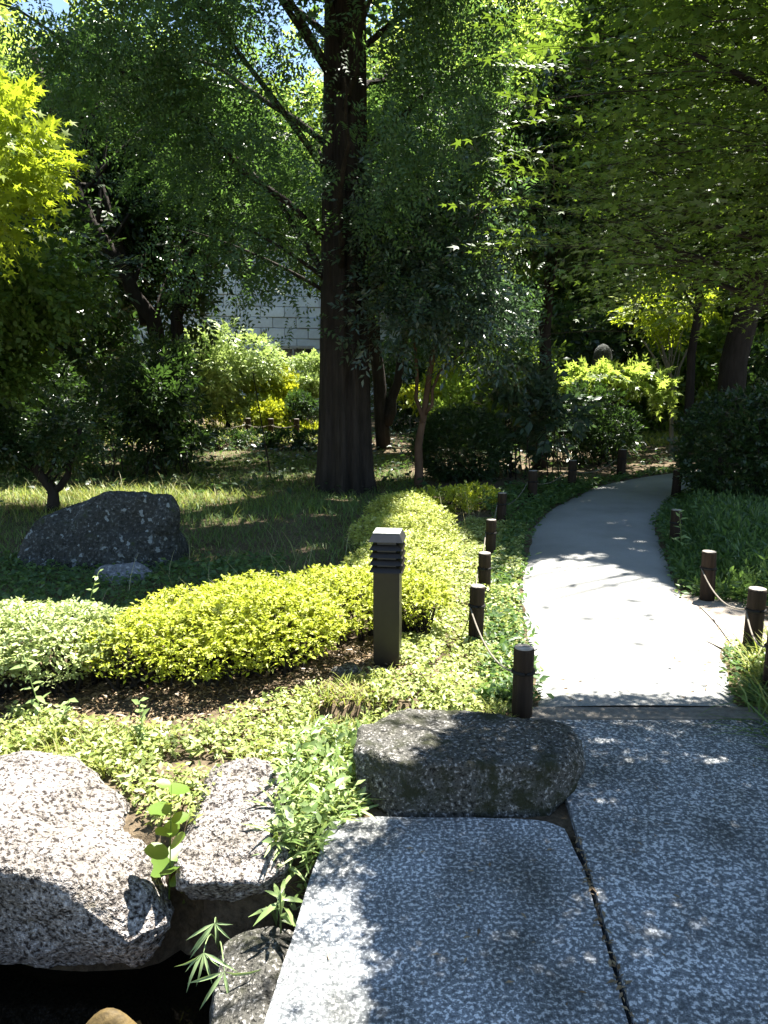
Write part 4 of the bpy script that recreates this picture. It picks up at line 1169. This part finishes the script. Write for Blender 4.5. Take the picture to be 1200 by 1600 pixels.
shrub('clipped_shrub', 'black looking clipped shrub under the flat maple layers', make_clumps(rc, (3.75, 13.9, 0.8), (0.95, 0.7, 0.75), 14, 0.46), 'leaf_dark', DIA, 0.075, 1500, 8, 0.15, 58, stems=24)
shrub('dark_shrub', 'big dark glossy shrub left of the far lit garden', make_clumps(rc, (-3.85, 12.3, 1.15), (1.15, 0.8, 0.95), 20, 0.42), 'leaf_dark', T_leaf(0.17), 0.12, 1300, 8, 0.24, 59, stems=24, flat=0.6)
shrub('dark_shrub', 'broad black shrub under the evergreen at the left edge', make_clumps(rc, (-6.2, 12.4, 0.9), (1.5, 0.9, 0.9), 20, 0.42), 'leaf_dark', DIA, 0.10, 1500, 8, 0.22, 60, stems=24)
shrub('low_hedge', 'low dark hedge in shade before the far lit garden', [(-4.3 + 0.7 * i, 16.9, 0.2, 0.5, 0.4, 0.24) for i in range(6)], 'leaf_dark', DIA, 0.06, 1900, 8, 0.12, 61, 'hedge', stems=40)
# far sunlit garden
m1 = column((-4.6, 22, -0.1), (-4.6, 22, 2.6), 0.08, 0.03, 7, 0.03, 30)
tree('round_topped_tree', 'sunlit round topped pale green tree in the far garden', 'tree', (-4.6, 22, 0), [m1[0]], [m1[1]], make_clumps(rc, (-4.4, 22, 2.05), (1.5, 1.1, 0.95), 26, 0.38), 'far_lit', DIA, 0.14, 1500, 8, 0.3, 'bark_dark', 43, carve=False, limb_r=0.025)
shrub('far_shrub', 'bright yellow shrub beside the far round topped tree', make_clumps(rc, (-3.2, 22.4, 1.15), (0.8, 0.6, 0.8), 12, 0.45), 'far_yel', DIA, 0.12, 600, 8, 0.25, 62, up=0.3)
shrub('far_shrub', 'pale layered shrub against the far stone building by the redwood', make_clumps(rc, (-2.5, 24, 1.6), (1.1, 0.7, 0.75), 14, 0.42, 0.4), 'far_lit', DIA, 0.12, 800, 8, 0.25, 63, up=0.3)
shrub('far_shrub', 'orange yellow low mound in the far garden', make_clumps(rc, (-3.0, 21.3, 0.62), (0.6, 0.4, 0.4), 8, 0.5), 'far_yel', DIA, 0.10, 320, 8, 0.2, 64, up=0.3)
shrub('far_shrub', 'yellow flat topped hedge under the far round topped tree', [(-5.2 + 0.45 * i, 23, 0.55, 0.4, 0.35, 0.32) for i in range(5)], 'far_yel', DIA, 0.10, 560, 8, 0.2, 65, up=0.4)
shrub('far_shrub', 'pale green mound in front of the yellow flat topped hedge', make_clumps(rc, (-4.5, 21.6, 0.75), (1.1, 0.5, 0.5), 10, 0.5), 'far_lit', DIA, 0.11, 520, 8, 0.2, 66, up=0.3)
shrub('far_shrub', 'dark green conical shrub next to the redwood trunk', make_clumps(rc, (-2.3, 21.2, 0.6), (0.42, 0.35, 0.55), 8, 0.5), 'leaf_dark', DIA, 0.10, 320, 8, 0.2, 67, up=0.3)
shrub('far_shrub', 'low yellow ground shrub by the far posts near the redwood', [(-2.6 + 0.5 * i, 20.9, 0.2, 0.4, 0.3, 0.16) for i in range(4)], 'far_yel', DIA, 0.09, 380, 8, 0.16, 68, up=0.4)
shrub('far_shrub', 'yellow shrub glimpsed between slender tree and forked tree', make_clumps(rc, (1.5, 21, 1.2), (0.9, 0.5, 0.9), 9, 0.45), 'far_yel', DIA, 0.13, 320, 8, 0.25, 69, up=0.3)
# understory filling the wood
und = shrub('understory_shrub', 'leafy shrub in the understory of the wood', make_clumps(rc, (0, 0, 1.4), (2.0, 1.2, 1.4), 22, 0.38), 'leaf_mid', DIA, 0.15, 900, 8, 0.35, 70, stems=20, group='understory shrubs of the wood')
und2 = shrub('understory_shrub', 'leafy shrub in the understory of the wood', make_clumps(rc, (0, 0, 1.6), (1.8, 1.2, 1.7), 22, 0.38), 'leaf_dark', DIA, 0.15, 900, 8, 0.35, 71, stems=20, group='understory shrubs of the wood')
ul = [(2.6, 18.2, 0, 1.0), (4.9, 21.5, 1, 1.2), (8.3, 21.0, 0, 1.2), (7.6, 14.6, 1, 0.8), (10, 17.5, 0, 1.1), (-6.9, 15.6, 1, 1.0), (-9.4, 14.5, 0, 1.1), (-9.5, 20, 1, 1.3), (12.8, 23.5, 1, 1.4), (3.2, 26, 0, 1.4), (0.6, 23, 1, 0.9), (-12.5, 23.5, 0, 1.5), (10, 12.4, 1, 0.8), (6.2, 27, 1, 1.6), (8.6, 25.5, 1, 1.7), (14, 34, 0, 2.4), (8.5, 33, 1, 2.4), (3, 36, 1, 2.4), (-7.9, 18.2, 1, 0.9), (-10.5, 27, 1, 1.8), (-15.5, 30, 0, 2.2), (19, 28, 1, 2.2), (24, 40, 0, 3)]
used = set()
for (x, y, k, s) in ul:
    src = (und, und2)[k]
    if k not in used:
        used.add(k); src.location = (x, y, 0); src.scale = (s, s, s)
    else:
        copy_thing(src, (x, y, 0), rc.random() * 6.28, s, src['label'])

# ------------------------------------------------------------------ far stone building
BL = thing('stone_building', 'pale stone block building glimpsed behind the far lit garden', 'building', (-9.0, 33.0, 0), R(14))
bm_obj('wall', box(5.0, 2.0, 4.5, 26, 3.6, 9.0), 'mortar', BL)
bw, bh = 1.05, 0.46
bmb = box(0, 0, 0, bw - 0.022, 0.12, bh - 0.022, 0.02, seg=1)
me_b = bpy.data.meshes.new('stone_block'); bmb.to_mesh(me_b); bmb.free(); me_b.materials.append(M['block'])
rc = np.random.default_rng(88)
for r_ in range(15):
    for c_ in range(16):
        x = -2.6 + c_ * bw + (0.5 * bw if r_ % 2 else 0)
        z = 0.3 + r_ * bh
        if 4.2 < x < 6.0 and 1.9 < z < 2.9:
            continue
        o = link('stone_block', me_b, BL, (x, 0.17 + rc.normal() * 0.022, z))
        o.rotation_euler = (0.01 * rc.normal(), 0.004 * rc.normal(), 0.01 * rc.normal())
wd = bm_obj('window', box(5.1, 0.16, 2.4, 1.7, 0.06, 1.0), 'glass', BL)
bm_obj('frame', box(5.1, 0.12, 2.95, 1.9, 0.14, 0.09), 'mortar', wd)
bm_obj('sill', box(5.1, 0.08, 1.86, 1.9, 0.2, 0.09), 'block', wd)
bm_obj('mullion', box(5.1, 0.11, 2.4, 0.06, 0.05, 0.96), 'mortar', wd)
bm_obj('cornice', box(5.0, 0.05, 7.3, 26, 0.5, 0.3, 0.03), 'block', BL)
bm_obj('roof', box(5.0, 2.0, 9.3, 27, 4.6, 0.6, taper=0.9), 'roof', BL)

# stone pillar and small sign
pl = thing('stone_pillar', 'dark round topped stone pillar among the shrubs beyond the path', 'pillar', (4.92, 17.2, 0), 0)
zs = np.array([0, 0.3, 0.31, 1.9, 2.1, 2.22, 2.3, 2.34]); rs = np.array([0.3, 0.3, 0.24, 0.225, 0.205, 0.17, 0.10, 0.01])
V, F = tube(np.column_stack([0 * zs, 0 * zs, zs]), rs, 18)
link('shaft', tri_mesh('shaft', V, F, 'lichen_stone', True), pl)
sg = thing('sign', 'small white sign on a thin pole among the far shrubs', 'sign', (3.55, 18.3, 0), 0)
V, F = tube(np.array([(0, 0.03, -0.1), (0, 0.03, 3.0)]), 0.02, 8)
link('pole', tri_mesh('pole', V, F, 'pole', True), sg)
bm_obj('panel', box(0, 0, 2.27, 0.19, 0.015, 0.27, 0.004), 'sign', sg)
bm_obj('print', box(0.0, -0.0095, 2.25, 0.09, 0.003, 0.10), 'sign_print', sg)

# ------------------------------------------------------------------ grass, herbs and ground leaves
def blades(name, label, P, h, T, mat, seed, lean=0.35, up=1.0):
    rng = np.random.default_rng(seed)
    n = len(P)
    P = np.column_stack([P, ground_z(P[:, 0], P[:, 1]) - 0.01])
    a = rng.random(n) * 6.28
    A = np.column_stack([np.cos(a) * lean * rng.random(n), np.sin(a) * lean * rng.random(n), np.full(n, up)])
    N = np.column_stack([np.cos(a), np.sin(a), 0.1 * rng.normal(size=n)])
    V, F = scatter(T, P, A, N, h)
    return tag(link(name, tri_mesh(name, V, F, mat)), label, None, None, 'stuff')
def ground_leaves(name, label, P, hz, T, size, mat, seed, tilt=0.5):
    rng = np.random.default_rng(seed)
    n = len(P)
    P = np.column_stack([P, ground_z(P[:, 0], P[:, 1]) + hz])
    a = rng.random(n) * 6.28
    A = np.column_stack([np.cos(a), np.sin(a), rng.normal(size=n) * tilt * 0.8])
    N = np.column_stack([rng.normal(size=(n, 2)) * tilt, np.ones(n)])
    V, F = scatter(T, P, A, N, size * (0.6 + 0.8 * rng.random(n)))
    return tag(link(name, tri_mesh(name, V, F, mat)), label, None, None, 'stuff')
def noise2(P, f, s):
    return np.array([noise.noise(Vector((x * f + s, y * f - s, s))) for x, y in P])
rng = np.random.default_rng(200)
def pts_in(poly, n):
    q = np.array(poly); lo, hi = q.min(0), q.max(0)
    P = lo + (hi - lo) * rng.random((int(n * 2.4), 2))
    return P[in_poly(P[:, 0], P[:, 1], poly)][:n]
def off_path(P, m_=0.0):
    l = np.interp(P[:, 1], [p_[1] for p_ in PL], [p_[0] for p_ in PL]); r = np.interp(P[:, 1], [p_[1] for p_ in PR], [p_[0] for p_ in PR])
    return (P[:, 0] < l - m_) | (P[:, 0] > r + m_) | (P[:, 1] < 3.3)

# lawn
P = pts_in([(-4.5, 4.6), (-0.2, 4.9), (0.0, 6), (0.1, 8.5), (0.6, 11), (0.3, 16), (-8, 16), (-9, 9)], 62000)
d = (P[:, 1] - 4.5) / 11
P = P[rng.random(len(P)) < np.clip(1.15 - d * 0.8, 0.25, 1)]
h = (0.06 + 0.06 * rng.random(len(P))) * (1 + 0.5 * noise2(P, 0.8, 3)) * (1 + 0.3 * (P[:, 1] > 8))
blades('lawn_grass', 'uneven rough lawn around the redwood and standing stone', P, h, T_short(0.036, 0.5), 'grass', 201, 0.9)
P = np.column_stack([-3.4 + 1.15 * rng.normal(size=5200), 9.7 + 0.75 * rng.normal(size=5200)])
P = P[(noise2(P, 1.1, 21) > -0.25) & (P[:, 0] < -0.9)]
blades('bright_grass', 'taller grass in the sunlit strip behind the standing stone', P, 0.09 + 0.13 * rng.random(len(P)) ** 2, T_blade(0.03, 0.6), 'grass_y', 202, 0.6)
P = np.concatenate([pts_in([(-5.2, 8.8), (-1.6, 9.2), (-1.5, 11.5), (-5.2, 11.6)], 150), pts_in([(-2.6, 4.6), (-0.4, 4.9), (0.0, 8), (-2.0, 6)], 45), pts_in([(-1.3, 4.35), (-0.5, 4.6), (-0.3, 4.85), (-1.2, 4.7)], 70), pts_in([(0.6, 6.8), (1.1, 7.2), (1.2, 9), (0.4, 9)], 25)])
blades('seed_grass', 'pale arching seed grasses standing above the lawn', P, 0.2 + 0.2 * rng.random(len(P)), T_blade(0.009, 0.55), 'straw', 203, 0.5)
# low leaves in the lawn shade
P = pts_in([(-3.6, 4.5), (-0.6, 4.9), (-0.9, 6.4), (-3.6, 6.6)], 5200)
ground_leaves('ground_ivy', 'dark low leaves carpeting the shaded ground before the stones', P, 0.02 + 0.07 * rng.random(len(P)), T_leaf(0.3), 0.05, 'herb', 204)
# sunlit verge leaves round the left posts
P = pts_in([(0.2, 3.42), (0.72, 3.42), (0.86, 4.4), (0.98, 5.3), (1.28, 6.8), (1.55, 8.0), (1.0, 8.6), (0.5, 7), (0.4, 5), (0.0, 4.15)], 17000)
hh = 0.015 + 0.09 * rng.random(len(P)) * np.clip(0.6 + noise2(P, 2.2, 5), 0.1, 1.4)
ground_leaves('verge_leaves', 'pale sunlit ground cover leaves around the left rope posts', P, hh, T_leaf(0.32), 0.03, 'clover', 205, 0.55)
P = pts_in([(1.3, 7.6), (1.9, 8.8), (2.6, 10), (3.4, 11.3), (2.6, 11.5), (1.2, 9.4)], 3000)
ground_leaves('shade_leaves', 'dark ground cover leaves in shade along the left of the path', P, 0.02 + 0.14 * rng.random(len(P)), T_leaf(0.25), 0.07, 'herb', 206)
# foreground bank
fg = [(-3.6, 2.42), (-1.85, 2.44), (-1.8, 2.76), (-1.7, 2.78), (-1.1, 2.75), (-0.84, 2.45), (-0.68, 2.42), (-0.6, 2.82), (-0.36, 2.75), (-0.3, 2.2), (-0.22, 2.5), (-0.1, 2.62), (-0.1, 3.0), (0.2, 3.2), (0.62, 3.3), (0.55, 3.75), (-0.15, 3.66), (-0.5, 3.4), (-0.9, 3.1), (-1.35, 3.2), (-1.7, 3.4), (-3.6, 3.4)]
P = pts_in(fg, 22000)
w = noise2(P, 2.6, 7)
P = P[w > -0.22]
ground_leaves('bank_leaves', 'pale sunlit low leaves on the bank between boulders and hedge', P, 0.01 + 0.07 * rng.random(len(P)), T_leaf(0.26), 0.03, 'clover', 207, 0.6)
P = pts_in(fg, 11500)
w = noise2(P, 2.0, 11)
P = P[w > -0.05]
blades('bank_grass', 'short bright grass on the bank between boulders and hedge', P, 0.05 + 0.06 * rng.random(len(P)), T_blade(0.045, 0.5), 'grass_y', 208, 1.0)
# long leaved weeds between the second boulder, the slab and the long boulder
P = pts_in([(-0.36, 2.15), (-0.24, 2.15), (-0.19, 2.53), (-0.1, 2.55), (-0.1, 2.85), (0.0, 3.1), (-0.35, 3.15), (-0.42, 2.7)], 1300)
blades('slab_weeds', 'glossy long leaved weeds crowding the corner of the granite slab', P, 0.06 + 0.10 * rng.random(len(P)), T_long(0.055, 0.5), 'weed', 209, 1.3, 0.8)
P = pts_in([(-0.36, 2.1), (-0.25, 2.1), (-0.19, 2.5), (-0.1, 2.6), (-0.1, 2.85), (-0.05, 3.1), (-0.3, 3.15), (-0.42, 2.7)], 900)
ground_leaves('slab_leaves', 'small pale leaves below the long leaved weeds by the slab', P, 0.01 + 0.13 * rng.random(len(P)), T_leaf(0.24), 0.045, 'weed', 210, 0.7)
# dry litter under the hedge
P = pts_in([(-1.9, 3.1), (-0.2, 3.3), (0.3, 4.0), (0.1, 4.3), (-0.3, 4.1), (-1.9, 3.9)], 3600)
ground_leaves('leaf_litter', 'dry brown leaf litter and twigs under the azalea hedges', P, 0.004 + 0.012 * rng.random(len(P)), T_leaf(0.14), 0.04, 'litter', 211, 0.35)
P = pts_in([(0.8, 3.5), (2.0, 3.5), (2.4, 5.2), (2.2, 5.6), (1.9, 4.3), (1.4, 3.9), (0.9, 3.8)], 150)
pz = 0.03 + 0 * P[:, 0]
ground_leaves('path_litter', 'scattered dry leaf bits and twigs on the pale path', P, pz, T_leaf(0.09), 0.042, 'litter', 212, 0.12)
P = np.concatenate([pts_in([(-0.2, 1.5), (1.6, 1.5), (2.0, 3.2), (0.8, 3.2), (0.7, 2.5), (-0.1, 2.45)], 70), np.column_stack([np.interp(_y_ := 1.4 + 1.0 * rng.random(90), [-1.2, 2.4], [0.403, 0.681]) + rng.normal(size=90) * 0.008, _y_])])
V, F = scatter(T_leaf(0.16), np.column_stack([P, np.full(len(P), 0.007)]), np.column_stack([rng.normal(size=(len(P), 2)), np.zeros(len(P))]), np.column_stack([rng.normal(size=(len(P), 2)) * 0.15, np.ones(len(P))]), 0.012 + 0.022 * rng.random(len(P)))
tag(link('slab_litter', tri_mesh('slab_litter', V, F, 'litter')), 'few dry leaf bits lying on the granite slabs', None, None, 'stuff')
# right: feathery herbs
P = pts_in([(2.25, 5.4), (2.6, 5.1), (3.6, 5.0), (5.2, 7.2), (4.4, 9.0), (3.6, 9.2), (3.05, 8.2), (2.6, 6.6)], 5200)
P = P[off_path(P, 0.05)]
O = np.column_stack([P, ground_z(P[:, 0], P[:, 1])])
nn = len(O)
Dh = np.column_stack([rng.normal(size=(nn, 2)) * 0.35, np.ones(nn)])
edge = np.clip((P[:, 0] - np.interp(P[:, 1], [q[1] for q in PR], [q[0] for q in PR])) / 0.5, 0.3, 1)
Lh = (0.16 + 0.18 * rng.random(nn)) * edge
PP, A, N = sprays(rng, O, Dh, Lh, 9, 62, 0.3, 0.5)
V, F = scatter(T_diamond(0.13), PP, A, N, 0.075 * (0.6 + 0.8 * rng.random(len(PP))))
tag(link('herb_bed', tri_mesh('herb_bed', V, F, 'herb')), 'feathery green herbs covering the shaded ground right of the path', None, None, 'stuff')
P = pts_in([(1.82, 3.35), (2.6, 3.2), (2.6, 4.2), (2.2, 4.25), (2.0, 3.9)], 1500)
blades('verge_grass', 'grass tufts around the right rope posts', P, 0.10 + 0.14 * rng.random(len(P)), T_blade(0.03, 0.6), 'grass_y', 213, 0.9)
P = pts_in([(1.86, 3.4), (2.3, 3.4), (2.3, 4.3), (2.05, 4.3)], 900)
ground_leaves('verge_clover', 'pale small leaves at the foot of the right rope posts', P, 0.01 + 0.06 * rng.random(len(P)), T_leaf(0.3), 0.035, 'clover', 214, 0.5)
P = pts_in([(1.70, 2.7), (2.7, 2.4), (2.7, 3.6), (1.8, 3.5), (1.66, 3.3)], 1000)
P = np.column_stack([P[:, 0] + 0.05, P[:, 1]])
blades('edge_grass', 'dark long grass spilling over the right edge of the slab', P, 0.14 + 0.18 * rng.random(len(P)), T_blade(0.022, 0.8), 'grass', 215, 1.2)
# tufts softening both path edges
for nm, lb, E_, sg, mt, sd in (('edge_tufts', 'low grass and leaves creeping over the left path edge', PL, -1, 'clover', 220), ('edge_tufts', 'low grass and leaves creeping over the right path edge', PR, 1, 'herb', 221)):
    q = resample(E_[:-2], 400)
    i_ = rng.integers(0, 400, 5200)
    P = q[i_] + np.column_stack([sg * (rng.random(5200) ** 0.7 * 0.30 - 0.05) + rng.normal(size=5200) * 0.015, rng.normal(size=5200) * 0.05])
    P = P[(P[:, 1] > 3.5) & ~((sg > 0) & (P[:, 1] > 4.2) & (P[:, 1] < 5.3))]
    ground_leaves(nm, lb, P, 0.012 + 0.07 * rng.random(len(P)), T_leaf(0.22), 0.04 * (1 + 0.06 * P[:, 1]), mt if sg > 0 else 'herb', sd, 0.6)
# far lit ground
P = np.concatenate([pts_in([(5.0, 17.6), (8.2, 17.6), (8.2, 20), (5.0, 20)], 1800), pts_in([(-7, 17.6), (-1, 18), (-1, 24), (-7, 24)], 4200)])
blades('far_grass', 'sunlit grass in the far openings of the garden', P, 0.16 + 0.14 * rng.random(len(P)), T_blade(0.05, 0.5), 'grass_y', 216, 0.7)
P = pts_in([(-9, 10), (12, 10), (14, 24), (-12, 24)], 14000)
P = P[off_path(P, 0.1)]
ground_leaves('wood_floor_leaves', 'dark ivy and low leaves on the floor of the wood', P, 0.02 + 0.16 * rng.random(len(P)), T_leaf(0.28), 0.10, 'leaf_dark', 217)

# ------------------------------------------------------------------ single weeds in the foreground
def leafy_weed(name, label, base, top, n, T, size, mat, seed, up=0.25, spread=1.0, start=0.25):
    rng = np.random.default_rng(seed)
    base = np.array(base, float); top = np.array(top, float)
    t = thing(name, label, 'plant', tuple(base))
    cv = curve(base * 0, (top - base) * 0.5 + rng.normal(size=3) * 0.03, top - base, 7)
    V, F = tube(cv, np.linspace(0.0035, 0.0015, 7), 5)
    link('stem', tri_mesh('stem', V, F, mat, True), t)
    for i in range(n):
        s = start + (1 - start) * i / max(1, n - 1)
        p_ = np.array([np.interp(s, np.linspace(0, 1, 7), cv[:, k]) for k in range(3)])
        a = i * 2.4 + rng.normal() * 0.3
        A = np.array([[math.cos(a) * spread, math.sin(a) * spread, up + 0.35 * rng.normal()]])
        N = np.array([[0.3 * rng.normal(), -0.35 + 0.2 * rng.normal(), 1.0]])
        V, F = scatter(T, np.zeros((1, 3)), A, N, size * (0.7 + 0.5 * rng.random()) * (1.1 - 0.4 * s))
        link('leaf', tri_mesh('leaf', V, F, mat), t, tuple(p_))
    return t
leafy_weed('round_leaved_sapling', 'sapling with round shiny leaves growing between the two pale boulders', (-0.755, 2.33, -0.25), (-0.71, 2.30, 0.26), 13, T_round(), 0.10, 'roundleaf', 301, 0.35, 0.9, 0.35)
leafy_weed('tall_weed', 'upright pale leaved weed before the pale azalea at the left', (-1.58, 3.30, 0.0), (-1.66, 3.28, 0.34), 15, T_long(0.15, -0.15), 0.085, 'weed', 302)
leafy_weed('tall_weed', 'short bushy weed at the foot of the pale azalea', (-1.48, 3.22, 0.0), (-1.43, 3.2, 0.16), 14, T_leaf(0.26), 0.06, 'weed', 303)
leafy_weed('broad_weed', 'weed with rounded pale leaves rising behind the gap between pale boulders', (-0.98, 2.98, 0.0), (-1.06, 3.05, 0.22), 14, T_leaf(0.3), 0.075, 'weed', 304)
leafy_weed('broad_weed', 'tiny weed left of the rounded pale leaved weed', (-0.83, 2.92, 0.0), (-0.80, 2.93, 0.10), 10, T_leaf(0.28), 0.06, 'clover', 305)
leafy_weed('vine_shoot', 'thin shoot sticking up above the pale azalea', (-1.62, 3.95, 0.3), (-1.55, 3.95, 0.56), 9, T_leaf(0.24), 0.055, 'weed', 306)
leafy_weed('spiky_weed', 'narrow leaved weed arching over the stream beside the slab', (-0.33, 2.12, -0.15), (-0.32, 2.08, 0.02), 12, T_long(0.10, -0.3), 0.11, 'weed', 307, 0.2)
leafy_weed('spotted_weed', 'variegated weed at the path edge among the herbs', (2.72, 6.7, 0.0), (2.66, 6.65, 0.42), 18, T_long(0.14, -0.2), 0.10, 'weed', 308)
leafy_weed('tall_weed', 'leggy weed beside the left post in the path shade', (1.42, 8.2, 0.0), (1.36, 8.15, 0.36), 16, T_long(0.15, -0.2), 0.11, 'herb', 309)
leafy_weed('upright_weed', 'leafy weed at the left edge in front of the clipped tree', (-4.55, 8.85, 0.0), (-4.6, 8.85, 0.38), 18, T_long(0.14, -0.3), 0.12, 'weed', 310)
# bamboo grass hanging over the water: fans of long leaves
rng = np.random.default_rng(320)
bg = thing('bamboo_grass', 'pale bamboo grass fans hanging over the dark stream', 'plant', (-0.55, 2.2, -0.28))
for (fx, fy, fz, nlv) in [(-0.52, 2.04, -0.05, 6), (-0.545, 1.99, -0.11, 7), (-0.475, 1.95, -0.14, 6)]:
    q = np.array([fx, fy, fz]) - np.array([-0.55, 2.2, -0.28])
    V, F = tube(curve((0, 0, 0), q * 0.5 + np.array([0, 0, 0.12]), q, 7), np.linspace(0.003, 0.0015, 7), 5)
    link('stem', tri_mesh('stem', V, F, 'bamboo', True), bg)
    for i in range(nlv):
        a = R(-170 + 150 * i / (nlv - 1)) + rng.normal() * 0.28
        A = np.array([[math.cos(a), -0.25 + 0.3 * math.sin(a), 0.15 + 0.75 * math.sin(a)]])
        V, F = scatter(T_long(0.05, -0.3), np.zeros((1, 3)), A, np.array([[0.3 * rng.normal(), -0.8, 0.6 + 0.3 * rng.normal()]]), 0.10 * (0.5 + 0.7 * rng.random()))
        link('leaf', tri_mesh('leaf', V, F, 'bamboo'), bg, tuple(q))
# thin bare sapling on the lawn left of the redwood
sp = thing('thin_sapling', 'thin bare leaning sapling on the lawn left of the redwood trunk', 'sapling', (-1.75, 11.6, 0))
V, F = tube(curve((0, 0, -0.05), (-0.12, 0, 0.8), (-0.25, 0, 1.7), 9), np.linspace(0.014, 0.006, 9), 6)
link('stem', tri_mesh('stem', V, F, 'bark_dark', True), sp)
O = np.array([(-0.25, 0, 1.7), (-0.2, 0, 1.4), (-0.22, 0.02, 1.55)])
P, A, N = sprays(rng, O, np.array([(0.3, -0.2, 0.5), (0.7, 0, 0.2), (-0.7, 0, 0.3)]), 0.25, 7)
V, F = scatter(LEAF, P, A, N, 0.08)
link('foliage', tri_mesh('foliage', V, F, 'leaf_mid'), sp)
